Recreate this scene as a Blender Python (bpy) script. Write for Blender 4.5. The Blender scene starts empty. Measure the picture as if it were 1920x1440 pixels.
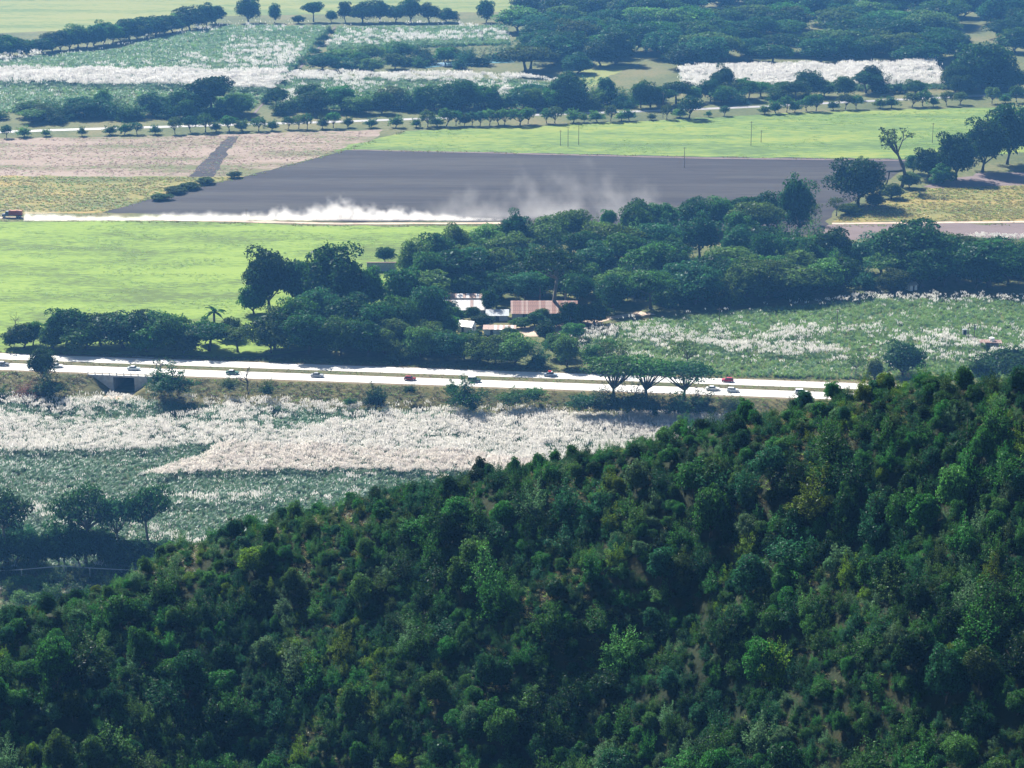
import bpy, math, numpy as np
from mathutils import Vector, noise as mnoise
R = math.radians
rng = np.random.default_rng(7)
sc = bpy.context.scene
COL = sc.collection

# ------------------------------------------------------------------ camera, sky, sun, exposure
CAM_H = 210.0
FPX = 4093.0                     # focal length in pixels of the 1920 px wide photograph
PITCH = math.atan(1220.0 / FPX)
cam_d = bpy.data.cameras.new('camera')
cam_d.sensor_width = 36.0
cam_d.lens = 36.0 * FPX / 1920.0
cam_d.clip_start = 1.0
cam_d.clip_end = 20000.0
cam = bpy.data.objects.new('camera', cam_d)
COL.objects.link(cam)
cam.location = (0, 0, CAM_H)
cam.rotation_euler = (math.pi / 2 - PITCH, 0, 0)
sc.camera = cam

SUN_EL, SUN_AZ = 41.0, -30.0     # azimuth from +Y, negative = to the left of the view
sdir = Vector((math.sin(R(SUN_AZ)) * math.cos(R(SUN_EL)), math.cos(R(SUN_AZ)) * math.cos(R(SUN_EL)), math.sin(R(SUN_EL))))
world = bpy.data.worlds.new('World')
sc.world = world
world.use_nodes = True
wn = world.node_tree.nodes
bg = wn['Background']
sky = wn.new('ShaderNodeTexSky')
sky.sky_type = 'NISHITA'
sky.sun_disc = False
sky.sun_elevation = R(SUN_EL)
sky.sun_rotation = R(SUN_AZ)
world.node_tree.links.new(sky.outputs[0], bg.inputs[0])
bg.inputs[1].default_value = 0.04
sun_d = bpy.data.lights.new('sun', 'SUN')
sun_d.energy = 5.0
sun_d.angle = R(0.5)
sun_d.color = (1.0, 0.95, 0.86)
sun = bpy.data.objects.new('sun', sun_d)
COL.objects.link(sun)
sun.location = (0, 0, 400)
sun.rotation_euler = sdir.to_track_quat('Z', 'Y').to_euler()

sc.view_settings.view_transform = 'Standard'
sc.view_settings.look = 'None'
sc.view_settings.exposure = 1.55
sc.view_settings.gamma = 1.0
sc.view_settings.use_curve_mapping = False
sc.render.engine = 'CYCLES'
cy = sc.cycles
cy.max_bounces = 6
cy.diffuse_bounces = 1
cy.glossy_bounces = 2
cy.transmission_bounces = 3
cy.volume_bounces = 2
cy.transparent_max_bounces = 8
cy.use_denoising = True
cy.volume_step_rate = 1.0
cy.volume_max_steps = 256
sc.render.use_persistent_data = False

# ------------------------------------------------------------------ pixel <-> place helpers
F_ = np.array([0, math.cos(PITCH), -math.sin(PITCH)])
U_ = np.array([0, math.sin(PITCH), math.cos(PITCH)])
R_ = np.array([1.0, 0, 0])
C_ = np.array([0, 0, CAM_H])

def ray(px, py):
    return F_ + R_ * (px - 960) / FPX + U_ * (720 - py) / FPX

def G(px, py, z=0.0):            # where the photograph's ground point (px, py) lies
    d = ray(px, py)
    return C_ + d * ((z - CAM_H) / d[2])

def GY(px, py, Y):               # point seen at (px, py) at forward distance Y
    d = ray(px, py)
    return C_ + d * (Y / d[1])

def PX(P):                       # N,3 -> pixel
    P = np.atleast_2d(P) - C_
    dep = P @ F_
    return np.stack([960 + FPX * (P @ R_) / dep, 720 - FPX * (P @ U_) / dep, dep], 1)

def scale_at(P):                 # pixels per metre
    return FPX / float((np.asarray(P) - C_) @ F_)

def in_poly(xy, poly):
    x, y = xy[:, 0], xy[:, 1]
    p = np.asarray(poly, float)
    ins = np.zeros(len(xy), bool)
    j = len(p) - 1
    for i in range(len(p)):
        xi, yi, xj, yj = p[i, 0], p[i, 1], p[j, 0], p[j, 1]
        c = (yi > y) != (yj > y)
        t = (xj - xi) * (y - yi) / (yj - yi + 1e-12) + xi
        ins ^= c & (x < t)
        j = i
    return ins

def vnoise(x, y, s, seed=0):     # cheap smooth value noise, arrays
    x = np.asarray(x) / s + seed * 17.3; y = np.asarray(y) / s + seed * 9.1
    xi, yi = np.floor(x).astype(int), np.floor(y).astype(int)
    fx, fy = x - xi, y - yi
    fx = fx * fx * (3 - 2 * fx); fy = fy * fy * (3 - 2 * fy)
    def h(a, b):
        n = (a * 374761393 + b * 668265263 + seed * 144665) & 0x7fffffff
        n = ((n ^ (n >> 13)) * 1274126177) & 0x7fffffff
        return ((n ^ (n >> 16)) & 0xffff) / 65535.0
    return (h(xi, yi) * (1 - fx) + h(xi + 1, yi) * fx) * (1 - fy) + (h(xi, yi + 1) * (1 - fx) + h(xi + 1, yi + 1) * fx) * fy

# ------------------------------------------------------------------ object helpers
def tag(o, label=None, cat=None, group=None, kind=None):
    if label: o['label'] = label
    if cat: o['category'] = cat
    if group: o['group'] = group
    if kind: o['kind'] = kind
    return o

def mesh(name, V, Fc, mats, smooth=False, midx=None, rnd=None):
    m = bpy.data.meshes.new(name)
    V = np.asarray(V, np.float32)
    if isinstance(Fc, np.ndarray):
        nf, k = Fc.shape
        m.vertices.add(len(V)); m.vertices.foreach_set('co', V.ravel())
        m.loops.add(nf * k); m.loops.foreach_set('vertex_index', Fc.astype(np.int32).ravel())
        m.polygons.add(nf)
        m.polygons.foreach_set('loop_start', np.arange(0, nf * k, k, dtype=np.int32))
        m.update(calc_edges=True)
    else:
        m.from_pydata(V.tolist(), [], Fc)
    for mt in (mats if isinstance(mats, (list, tuple)) else [mats]):
        m.materials.append(mt)
    if midx is not None:
        m.polygons.foreach_set('material_index', np.asarray(midx, np.int32))
    if rnd is not None:
        a = m.attributes.new('rnd', 'FLOAT', 'FACE')
        a.data.foreach_set('value', np.asarray(rnd, np.float32))
    if smooth:
        m.polygons.foreach_set('use_smooth', np.ones(len(m.polygons), bool))
    m.update()
    return m

def obj(name, m, parent=None, loc=None, rot=None, scl=None):
    o = bpy.data.objects.new(name, m)
    COL.objects.link(o)
    if parent is not None: o.parent = parent
    if loc is not None: o.location = [float(v) for v in loc]
    if rot is not None: o.rotation_euler = rot
    if scl is not None: o.scale = scl
    return o

class MB:                         # collects simple shapes into ONE mesh
    def __init__(s): s.v = []; s.f = []
    def add(s, V, Fc):
        b = len(s.v); s.v += [tuple(p) for p in V]; s.f += [tuple(i + b for i in f) for f in Fc]; return s
    def box(s, x0, x1, y0, y1, z0, z1):
        return s.add([(x0,y0,z0),(x1,y0,z0),(x1,y1,z0),(x0,y1,z0),(x0,y0,z1),(x1,y0,z1),(x1,y1,z1),(x0,y1,z1)],
                     [(3,2,1,0),(4,5,6,7),(0,1,5,4),(1,2,6,5),(2,3,7,6),(3,0,4,7)])
    def hexa(s, P):
        return s.add(P, [(3,2,1,0),(4,5,6,7),(0,1,5,4),(1,2,6,5),(2,3,7,6),(3,0,4,7)])
    def tube(s, pts, rad, n=6):
        pts = [Vector(p) for p in pts]; V = []; Fc = []
        for i, p in enumerate(pts):
            a = pts[min(i + 1, len(pts) - 1)] - pts[max(i - 1, 0)]
            a.normalize()
            q = a.to_track_quat('Z', 'Y')
            for k in range(n):
                t = 2 * math.pi * k / n
                V.append(p + q @ Vector((math.cos(t) * rad[i], math.sin(t) * rad[i], 0)))
        for i in range(len(pts) - 1):
            for k in range(n):
                Fc.append((i*n+k, i*n+(k+1) % n, (i+1)*n+(k+1) % n, (i+1)*n+k))
        Fc.append(tuple(range(n))[::-1]); Fc.append(tuple((len(pts)-1)*n + k for k in range(n)))
        return s.add(V, Fc)
    def loft(s, secs):            # sections (x, half_width, z0, z1, half_width_top)
        V = []; Fc = []
        for (x, w, z0, z1, wt) in secs:
            V += [(x,-w,z0),(x,w,z0),(x,wt,z1),(x,-wt,z1)]
        for i in range(len(secs) - 1):
            for k in range(4):
                Fc.append((i*4+k, (i+1)*4+k, (i+1)*4+(k+1) % 4, i*4+(k+1) % 4))
        Fc.append((0,1,2,3)); e = (len(secs)-1)*4; Fc.append((e+3,e+2,e+1,e))
        return s.add(V, Fc)
    def build(s, name, mat, parent=None, smooth=False, loc=None, rot=None, scl=None):
        return obj(name, mesh(name, np.array(s.v), [list(f) for f in s.f], mat, smooth), parent, loc, rot, scl)

# ------------------------------------------------------------------ materials
def new_mat(name):
    m = bpy.data.materials.new(name); m.use_nodes = True
    nt = m.node_tree; nt.nodes.clear()
    out = nt.nodes.new('ShaderNodeOutputMaterial')
    return m, nt, out

def N(nt, t, **kw):
    n = nt.nodes.new(t)
    for k, v in kw.items():
        if k.startswith('i_'): n.inputs[k[2:]].default_value = v
        else: setattr(n, k, v)
    return n

def ramp(nt, stops):
    r = nt.nodes.new('ShaderNodeValToRGB')
    e = r.color_ramp.elements
    while len(e) < len(stops): e.new(0.5)
    for i, (p, c) in enumerate(stops):
        e[i].position = p; e[i].color = (*c, 1)
    return r

def ground_mat(name, cols, scale=0.05, stretch=(1, 1), rot=0.0, fine=0.8, rough=0.95, bump=0.3, finemix=0.45, contrast=(0.40, 0.60)):
    """Two sizes of world-space noise through a ramp of the ground's own colours."""
    m, nt, out = new_mat(name); L = nt.links.new
    geo = N(nt, 'ShaderNodeNewGeometry')
    mp = N(nt, 'ShaderNodeMapping'); mp.inputs['Rotation'].default_value = (0, 0, rot)
    mp.inputs['Scale'].default_value = (stretch[0], stretch[1], 1)
    L(geo.outputs['Position'], mp.inputs['Vector'])
    n1 = N(nt, 'ShaderNodeTexNoise'); n1.inputs['Scale'].default_value = scale; n1.inputs['Detail'].default_value = 6; n1.inputs['Roughness'].default_value = 0.6
    n2 = N(nt, 'ShaderNodeTexNoise'); n2.inputs['Scale'].default_value = fine; n2.inputs['Detail'].default_value = 3; n2.inputs['Roughness'].default_value = 0.7
    L(mp.outputs[0], n1.inputs['Vector']); L(mp.outputs[0], n2.inputs['Vector'])
    mx = N(nt, 'ShaderNodeMix'); mx.inputs[0].default_value = finemix
    L(n1.outputs['Fac'], mx.inputs[2]); L(n2.outputs['Fac'], mx.inputs[3])
    k = len(cols); lo, hi = contrast
    r = ramp(nt, [(lo + (hi - lo) * i / max(k - 1, 1), c) for i, c in enumerate(cols)])
    L(mx.outputs[0], r.inputs[0])
    b = N(nt, 'ShaderNodeBsdfPrincipled'); b.inputs['Roughness'].default_value = rough; b.inputs['Specular IOR Level'].default_value = 0.15
    L(r.outputs[0], b.inputs['Base Color'])
    if bump:
        bp = N(nt, 'ShaderNodeBump'); bp.inputs['Strength'].default_value = bump; bp.inputs['Distance'].default_value = 0.4
        L(n2.outputs['Fac'], bp.inputs['Height']); L(bp.outputs[0], b.inputs['Normal'])
    L(b.outputs[0], out.inputs[0])
    return m

def leaf_mat(name, col, var=0.5, trans=0.35, gloss=0.05, objvar=0.35):
    m, nt, out = new_mat(name); L = nt.links.new
    at = N(nt, 'ShaderNodeAttribute', attribute_name='rnd')
    oi = N(nt, 'ShaderNodeObjectInfo')
    hs = N(nt, 'ShaderNodeHueSaturation'); hs.inputs['Color'].default_value = (*col, 1)
    a = N(nt, 'ShaderNodeMath', operation='MULTIPLY_ADD'); a.inputs[1].default_value = var * 2; a.inputs[2].default_value = 1 - var
    L(at.outputs['Fac'], a.inputs[0])
    o = N(nt, 'ShaderNodeMath', operation='MULTIPLY_ADD'); o.inputs[1].default_value = objvar * 2; o.inputs[2].default_value = 1 - objvar
    L(oi.outputs['Random'], o.inputs[0])
    mu = N(nt, 'ShaderNodeMath', operation='MULTIPLY'); L(a.outputs[0], mu.inputs[0]); L(o.outputs[0], mu.inputs[1])
    L(mu.outputs[0], hs.inputs['Value'])
    hu = N(nt, 'ShaderNodeMath', operation='MULTIPLY_ADD'); hu.inputs[1].default_value = 0.03; hu.inputs[2].default_value = 0.49
    L(oi.outputs['Random'], hu.inputs[0]); L(hu.outputs[0], hs.inputs['Hue'])
    d = N(nt, 'ShaderNodeBsdfDiffuse'); t = N(nt, 'ShaderNodeBsdfTranslucent')
    L(hs.outputs[0], d.inputs[0]); L(hs.outputs[0], t.inputs[0])
    mx = N(nt, 'ShaderNodeMixShader'); mx.inputs[0].default_value = trans
    L(d.outputs[0], mx.inputs[1]); L(t.outputs[0], mx.inputs[2])
    g = N(nt, 'ShaderNodeBsdfGlossy'); g.inputs['Roughness'].default_value = 0.42; g.inputs['Color'].default_value = (0.9, 0.95, 1, 1)
    m2 = N(nt, 'ShaderNodeMixShader'); m2.inputs[0].default_value = gloss
    L(mx.outputs[0], m2.inputs[1]); L(g.outputs[0], m2.inputs[2])
    L(m2.outputs[0], out.inputs[0])
    return m

def solid(name, col, rough=0.6, metal=0.0, var=0.2, nscale=2.0, spec=0.4):
    m, nt, out = new_mat(name); L = nt.links.new
    tc = N(nt, 'ShaderNodeTexCoord')
    n = N(nt, 'ShaderNodeTexNoise'); n.inputs['Scale'].default_value = nscale; n.inputs['Detail'].default_value = 5
    L(tc.outputs['Object'], n.inputs['Vector'])
    c = np.array(col)
    r = ramp(nt, [(0.3, tuple(c * (1 - var))), (0.7, tuple(np.minimum(c * (1 + var), 1)))])
    L(n.outputs['Fac'], r.inputs[0])
    b = N(nt, 'ShaderNodeBsdfPrincipled'); b.inputs['Roughness'].default_value = rough; b.inputs['Metallic'].default_value = metal
    b.inputs['Specular IOR Level'].default_value = spec
    L(r.outputs[0], b.inputs['Base Color']); L(b.outputs[0], out.inputs[0])
    return m

TONES = {
    'dark':   (0.022, 0.062, 0.014), 'mid': (0.044, 0.118, 0.018), 'blue': (0.026, 0.092, 0.028),
    'yellow': (0.130, 0.185, 0.012), 'olive': (0.062, 0.105, 0.018), 'silver': (0.090, 0.150, 0.055),
    'brown':  (0.120, 0.070, 0.025), 'pale': (0.082, 0.165, 0.030), 'rust': (0.12, 0.045, 0.03)}
LM = {k: leaf_mat('leaf_' + k, c, gloss=0.006, trans=0.48) for k, c in TONES.items()}
HILL = {'dark': .72, 'mid': .88, 'blue': .78, 'yellow': .85, 'olive': .78, 'silver': .95, 'pale': .88}
for k, f in HILL.items():
    LM['hill_' + k] = leaf_mat('hill_leaf_' + k, (TONES[k][0] * f * .86, TONES[k][1] * f * 1.05, TONES[k][2] * f * 1.15), var=.75, gloss=0.006, trans=0.5)
M_bark = solid('bark', (0.075, 0.058, 0.045), 0.9, var=0.35, nscale=6)
M_barkpale = solid('bark_pale', (0.16, 0.14, 0.12), 0.9, var=0.3, nscale=6)

# ------------------------------------------------------------------ road frame
RO = G(0, 687)[:2]
RE = G(1550, 742)[:2] - RO
RE = RE / np.linalg.norm(RE)
RN = np.array([-RE[1], RE[0]])           # away from the camera
if RN[1] < 0: RN = -RN
def RW(u, v, z=0.0):
    p = RO + RE * u + RN * v
    return np.array([p[0], p[1], z])
def UV(P):
    d = np.asarray(P)[..., :2] - RO
    return d @ RE, d @ RN
LOW = -5.5
V_TOP, V_FOOT = -5.6, -21.0
uA = UV(G(214, 700))[0]; uB = UV(G(259, 700))[0]
def ground_z(u, v):
    """the plain, the road embankment and the lower cane ground in front of it"""
    t = np.clip((v - V_FOOT) / (V_TOP - V_FOOT), 0, 1)
    z = LOW + (0 - LOW) * t
    uc = (uA + uB) / 2; half = (uB - uA) / 2
    cone = LOW + np.maximum(np.abs(u - uc) - half, 0) * 0.72
    z = np.where(v < V_TOP + 0.02, np.minimum(z, cone), z)
    ch = (np.abs(u - uc) < half) & (v < 24)
    z = np.where(ch, LOW, z)
    return z
def GZ(P):
    u, v = UV(P)
    return float(ground_z(np.array([u]), np.array([v]))[0])
def Gfit(px, py):                # ground point where the ray meets the stepped ground
    p = G(px, py, 0.0)
    for _ in range(8):
        p = G(px, py, GZ(p))
    return p

# ------------------------------------------------------------------ ground
M_plain = ground_mat('plain_grass', [(0.044, 0.06, 0.0176), (0.08, 0.092, 0.028), (0.128, 0.112, 0.048)], 0.02, fine=0.5)
us = np.unique(np.concatenate([[-4200, -2500, -1200, -600, -300, -150], np.arange(-100, 420, 4.0), np.arange(uA - 20, uB + 20, 1.0),
                               [uA - .01, uA + .01, uB - .01, uB + .01], [480, 600, 900, 1500, 2800, 4200]]))
vs = np.unique(np.concatenate([[-1000, -800, -650], np.arange(-560, -24, 16.0), np.linspace(V_FOOT - 2, V_TOP, 12), [V_TOP + .03, -4.4, 0, 10, 16, 20, 23.9, 24.1, 40, 80, 160, 320],
                               [500, 800, 1200, 2000, 3500, 5200]]))
uu, vv = np.meshgrid(us, vs, indexing='ij')
zz = ground_z(uu, vv)
bumpz = (vnoise(uu, vv, 3.1, 3) - 0.5) * 0.8 * ((vv < V_TOP - 0.5) & (vv > V_FOOT - 1))
P = RO[None, None] + uu[..., None] * RE + vv[..., None] * RN
V = np.concatenate([P, (zz + bumpz)[..., None]], -1).reshape(-1, 3)
nu, nv = len(us), len(vs)
ii, jj = np.meshgrid(np.arange(nu - 1), np.arange(nv - 1), indexing='ij')
a = (ii * nv + jj).ravel()
Fq = np.stack([a, a + nv, a + nv + 1, a + 1], 1)
# material: lower ground / embankment / plain
vm = vv[:-1, :-1].ravel()
M_bank = ground_mat('bank_dry_grass', [(0.034, 0.0494, 0.013), (0.0816, 0.0798, 0.0252), (0.136, 0.1178, 0.0432)], 0.10, fine=0.9, stretch=(0.6, 1.6))
M_lowg = ground_mat('cane_soil', [(0.024, 0.04, 0.0128), (0.048, 0.068, 0.024)], 0.05, fine=0.6)
mi = np.where(vm < V_FOOT, 2, np.where(vm < -4.4, 1, 0))
g = obj('ground', mesh('ground', V, Fq, [M_plain, M_bank, M_lowg], midx=mi))
tag(g, 'flat valley ground with a grassy road embankment', kind='structure')

# ------------------------------------------------------------------ fields
def field(name, label, pts, mat, z, jit=1.2, lift=0.0):
    W = [G(x, y, lift)[:2] for x, y in pts]
    out = []
    for i, p in enumerate(W):
        q = W[(i + 1) % len(W)]
        n = max(1, int(np.linalg.norm(q - p) / 7))
        for k in range(n):
            t = k / n; c = p * (1 - t) + q * t
            if k: c = c + rng.normal(0, jit, 2)
            out.append((c[0], c[1], lift + z))
    o = obj(name, mesh(name, np.array(out), [list(range(len(out)))], mat))
    o.data.update()
    if o.data.polygons[0].normal.z < 0: o.data.flip_normals()
    return tag(o, label, kind='structure')

M_green = ground_mat('green_pasture', [(0.0713, 0.1054, 0.0217), (0.1178, 0.186, 0.0279), (0.1612, 0.2294, 0.0372)], 0.035, stretch=(0.5, 1.4), fine=0.45, bump=0.15, rot=0.15, contrast=(0.43, 0.57))
M_green2 = ground_mat('green_meadow', [(0.0648, 0.1094, 0.027), (0.1102, 0.171, 0.0324), (0.175, 0.2052, 0.0378)], 0.02, stretch=(0.35, 1.6), fine=0.3, bump=0.15, contrast=(0.43, 0.57))
M_plough = ground_mat('ploughed_soil', [(0.0199, 0.0174, 0.0197), (0.0298, 0.0262, 0.0282), (0.0419, 0.0384, 0.0352)], 0.03, stretch=(0.12, 2.6), fine=0.35, bump=0.4, rot=0.05, contrast=(0.43, 0.57))
M_pink = ground_mat('stubble_pink', [(0.0899, 0.0999, 0.0349), (0.1909, 0.141, 0.1078), (0.2359, 0.1822, 0.1457)], 0.03, stretch=(0.35, 1.7), fine=0.6, contrast=(0.45, 0.545))
M_yel = ground_mat('yellow_crop', [(0.0712, 0.0945, 0.0281), (0.1568, 0.1485, 0.0421), (0.2565, 0.1823, 0.0562)], 0.035, stretch=(0.5, 1.5), fine=0.6)
M_dryyel = ground_mat('dry_yellow_grass', [(0.0753, 0.1191, 0.0292), (0.1411, 0.1654, 0.0437), (0.1693, 0.1787, 0.0535)], 0.02, stretch=(0.4, 1.6), fine=0.3, contrast=(0.43, 0.57))
M_dirt = ground_mat('dirt_track', [(0.34, 0.26, 0.19), (0.48, 0.38, 0.30)], 0.2, fine=1.0, bump=0.1)
M_mauve = ground_mat('bare_pink_soil', [(0.112, 0.0864, 0.08), (0.1512, 0.1152, 0.112)], 0.04, stretch=(0.4, 1.5), fine=0.6)
M_canefl = ground_mat('cane_floor', [(0.04, 0.068, 0.024), (0.072, 0.112, 0.04)], 0.04, fine=0.5)
M_water = None
field('pasture_field', 'bright green pasture left of the grove', [(-380,418),(300,414),(620,424),(960,424),(940,470),(800,560),(700,640),(480,668),(-380,655)], M_green, 0.04)
field('meadow_field', 'pale green meadow below the row of roadside trees', [(620,283),(700,262),(760,246),(1180,229),(1500,211),(2300,190),(2300,260),(1700,300),(1300,293)], M_green2, 0.05)
field('ploughed_field', 'dark ploughed field crossed by drifting dust', [(650,281),(1000,287),(1300,294),(1720,299),(1640,350),(1560,400),(1540,440),(1160,440),(960,416),(620,414),(190,398),(320,360),(460,331)], M_plough, 0.06)
field('stubble_field', 'pinkish stubble field crossed by a dark ploughed strip', [(-380,262),(300,256),(720,243),(700,262),(640,283),(460,331),(350,334),(-380,332)], M_pink, 0.03)
field('stubble_field', 'dark ploughed strip slanting across the pink stubble', [(428,256),(448,256),(418,300),(400,332),(352,332),(392,292)], M_plough, 0.08, 0.6)
field('crop_field', 'yellow green crop field left of the ploughed field', [(-380,330),(350,331),(460,331),(320,360),(190,399),(-380,404)], M_yel, 0.07)
field('crop_field', 'golden crop field at the right edge of the photo', [(1560,416),(1640,380),(1740,352),(2300,335),(2300,414)], M_yel, 0.09)
field('soil_field', 'pinkish bare strip above the golden crop', [(1730,350),(1830,325),(2300,312),(2300,338),(1745,353)], M_mauve, 0.10)
field('soil_field', 'mauve bare soil below the dirt track on the right', [(1530,425),(1570,420),(2300,418),(2300,446),(1600,450),(1520,440)], M_mauve, 0.05)
field('dry_field', 'dry yellow field at the top left', [(-380,75),(200,55),(420,30),(1080,20),(1120,-25),(-380,-25)], M_dryyel, 0.05)
field('dry_field', 'dry brown clearing between the far trees', [(1050,150),(1120,120),(1180,125),(1100,170)], M_dryyel, 0.06)
field('lawn', 'small green lawn below the grey wall', [(696,548),(746,546),(742,508),(700,510)], M_green, 0.08, 0.3)
for pts, lab in (([(-380,402),(0,407),(300,411),(640,418),(960,417),(960,420),(640,421.5),(300,413.5),(0,410),(-380,405)], 'dusty track behind the red truck'),
                 ([(1560,418),(2300,411),(2300,414.5),(1560,421)], 'pale dirt track below the golden crop'),
                 ([(627,50),(630,50),(588,105),(518,170),(476,216),(471,216),(514,170),(585,103)], 'dirt track between the far cane fields'),
                 ([(1320,295.5),(1700,300),(1700,302),(1320,298),(1000,290),(660,282),(660,280.5),(1000,288)], 'field edge track above the ploughed field')):
    field('dirt_track', lab, pts, M_mauve if 'between' in lab or 'edge' in lab else M_dirt, 0.12, 0.25)
field('dirt_yard', 'bare reddish yard beside the low tin roofed house', [(965,632),(1075,628),(1090,612),(1150,598),(1230,590),(1200,584),(1050,608),(960,615)], M_dirt, 0.09, 0.5)
# far pond
m, nt, out = new_mat('pond_water'); b = N(nt, 'ShaderNodeBsdfPrincipled'); b.inputs['Base Color'].default_value = (0.16, 0.30, 0.32, 1); b.inputs['Roughness'].default_value = 0.12
nt.links.new(b.outputs[0], out.inputs[0]); M_water = m
field('pond_water', 'pale blue pond among the far trees', [(785,124),(830,117),(960,110),(965,117),(900,120),(840,124),(800,128)], M_water, 0.14, 1.0)

# ------------------------------------------------------------------ roads
def strip(name, label, v0, v1, u0, u1, z, mat, thick=0.0):
    n = 60; V = []; Fc = []
    for i in range(n + 1):
        u = u0 + (u1 - u0) * i / n
        V += [RW(u, v0, z), RW(u, v1, z)]
        if i: Fc.append([2*i-2, 2*i, 2*i+1, 2*i-1])
    return tag(obj(name, mesh(name, np.array(V), Fc, mat)), label, kind='structure')
def road_mat(name, c0, c1):
    m = ground_mat(name, [c0, c1], 0.15, stretch=(0.3, 2.0), fine=2.0, rough=0.42, bump=0.04)
    m.node_tree.nodes['Principled BSDF'].inputs['Specular IOR Level'].default_value = 0.75
    return m
M_road = road_mat('pale_concrete_road', (0.52, 0.50, 0.46), (0.62, 0.60, 0.56))
M_shoulder = ground_mat('road_shoulder', [(0.104, 0.08, 0.048), (0.176, 0.136, 0.08)], 0.3, fine=1.5, bump=0.1)
M_median = ground_mat('median_grass', [(0.0413, 0.0562, 0.0165), (0.0825, 0.0788, 0.03), (0.12, 0.09, 0.045)], 0.08, stretch=(0.5, 1.5), fine=0.8)
M_paint = solid('road_paint', (0.78, 0.77, 0.72), 0.6, var=0.1)
strip('road_shoulder', 'brown earth verge along both carriageways', -5.5, 17.2, -300, 700, 0.02, M_shoulder)
strip('median_grass', 'grassy median between the two carriageways', 4.5, 8.3, -300, 700, 0.05, M_median)
near_rd = strip('highway_road', 'near pale concrete carriageway of the highway', -3.9, 3.9, -300, 700, 0.07, M_road)
far_rd = strip('highway_road', 'far pale concrete carriageway of the highway', 8.7, 15.6, -300, 700, 0.07, M_road)
for vline, rd in ((-3.5, near_rd), (3.5, near_rd), (9.0, far_rd), (15.3, far_rd)):
    n = 40; V = []; Fc = []
    for i in range(n + 1):
        u = -300 + 1000 * i / n
        V += [RW(u, vline - .07, .085), RW(u, vline + .07, .085)]
        if i: Fc.append([2*i-2, 2*i, 2*i+1, 2*i-1])
    obj('edge_line', mesh('edge_line', np.array(V), Fc, M_paint), rd)
dash = mesh('lane_dash', np.array([(-1.5,-.06,0),(1.5,-.06,0),(1.5,.06,0),(-1.5,.06,0)]), [[0,1,2,3]], M_paint)
RANG = math.atan2(RE[1], RE[0])
for vc, rd in ((0.0, near_rd), (12.1, far_rd)):
    for u in np.arange(-12, 330, 9.0):
        obj('lane_dash', dash, rd, RW(u, vc, .087), (0, 0, RANG))
# far road behind the row of trees
fr = [(-400,264),(-60,250),(100,244),(300,238),(640,228),(900,219),(1180,209.5),(1400,201),(1700,186),(2350,155)]
V = []; Fc = []
for i, (x, y) in enumerate(fr):
    p = G(x, y)
    V += [p + (0, -3.2, .06), p + (0, 3.2, .06)]
    if i: Fc.append([2*i-2, 2*i, 2*i+1, 2*i-1])
tag(obj('country_road', mesh('country_road', np.array(V), Fc, road_mat('old_asphalt', (0.24, 0.23, 0.23), (0.32, 0.31, 0.31)))), 'pale country road behind the row of small trees', kind='structure')

# ------------------------------------------------------------------ the wooded hill
ctrl = []
def hp(px, py, Y, drop=4.0):
    p = GY(px, py, Y); ctrl.append((p[0], p[1], p[2] - drop)); return p
ridge = [(-420,1300,270),(-120,1180,278),(60,1125,287),(330,1010,306),(520,960,306),(700,915,301),(860,890,298),(960,862,294),(1080,838,290),(1190,812,286),(1330,782,280),(1450,752,275),(1560,728,271),(1700,700,265),(1820,694,260),(1940,700,253),(2150,690,248),(2450,700,236)]
for px, py, Y in ridge:
    dr = float(np.interp(px, [300, 900, 1500, 1900], [2.2, 2.8, 3.0, 2.6])); p = hp(px, py, Y, dr)
    z = p[2] - dr
    for dy, f in ((14, .93), (34, .74), (70, .36), (110, -.04)):
        ctrl.append((p[0], p[1] + dy, LOW + (z - LOW) * f))
rpx = [r[0] for r in ridge]
for px in (-420, -120, 150, 450, 750, 1050, 1350, 1650, 1900, 2150, 2450):       # an even fall from the crest towards the camera
    ry_, rY = float(np.interp(px, rpx, [r[1] for r in ridge])), float(np.interp(px, rpx, [r[2] for r in ridge]))
    zr = GY(px, ry_, rY)[2]; fall = float(np.interp(px, [0, 700, 1500], [.30, .42, .50]))
    for py in np.linspace(ry_, 1480, 6)[1:]:
        d = ray(px, py); hp(px, py, (CAM_H - zr + fall * rY) / (-d[2] / d[1] + fall), 2.2)
for px in (-420, 300, 900, 1500, 2450):
    p = GY(px, 1440, 216); ctrl.append((p[0], 178, 76))
ctrl = np.array(ctrl)
S_ = 60.0
RX = [float(GY(a_, b_, c_)[0]) for a_, b_, c_ in ridge]; RYW = [float(c_) for _, _, c_ in ridge]
def tps(r2): return 0.5 * r2 * np.log(r2 + 1e-9)
Xc = ctrl[:, :2] / S_
K = tps(((Xc[:, None] - Xc[None]) ** 2).sum(-1)) + np.eye(len(Xc)) * 2e-3
Pm = np.concatenate([np.ones((len(Xc), 1)), Xc], 1)
A = np.block([[K, Pm], [Pm.T, np.zeros((3, 3))]])
sol = np.linalg.solve(A, np.concatenate([ctrl[:, 2], np.zeros(3)]))
def hill_z(x, y):
    X = np.stack([np.asarray(x).ravel(), np.asarray(y).ravel()], 1) / S_
    out = np.empty(len(X))
    for i in range(0, len(X), 4000):
        q = X[i:i+4000]
        out[i:i+4000] = tps(((q[:, None] - Xc[None]) ** 2).sum(-1)) @ sol[:-3] + sol[-3] + q @ sol[-2:]
    x = np.asarray(x).ravel(); y = np.asarray(y).ravel()
    t = np.clip((np.interp(x, RX, RYW) - y) / 22, .22, 1)
    return out + t * ((vnoise(x, y, 24, 8) - .5) * 6.5 + (vnoise(x, y, 10, 5) - .5) * 4.0 + (vnoise(x, y, 4, 6) - .5) * .9)
gx = np.arange(-150, 152, 1.6); gy = np.arange(172, 420, 1.6)
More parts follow.
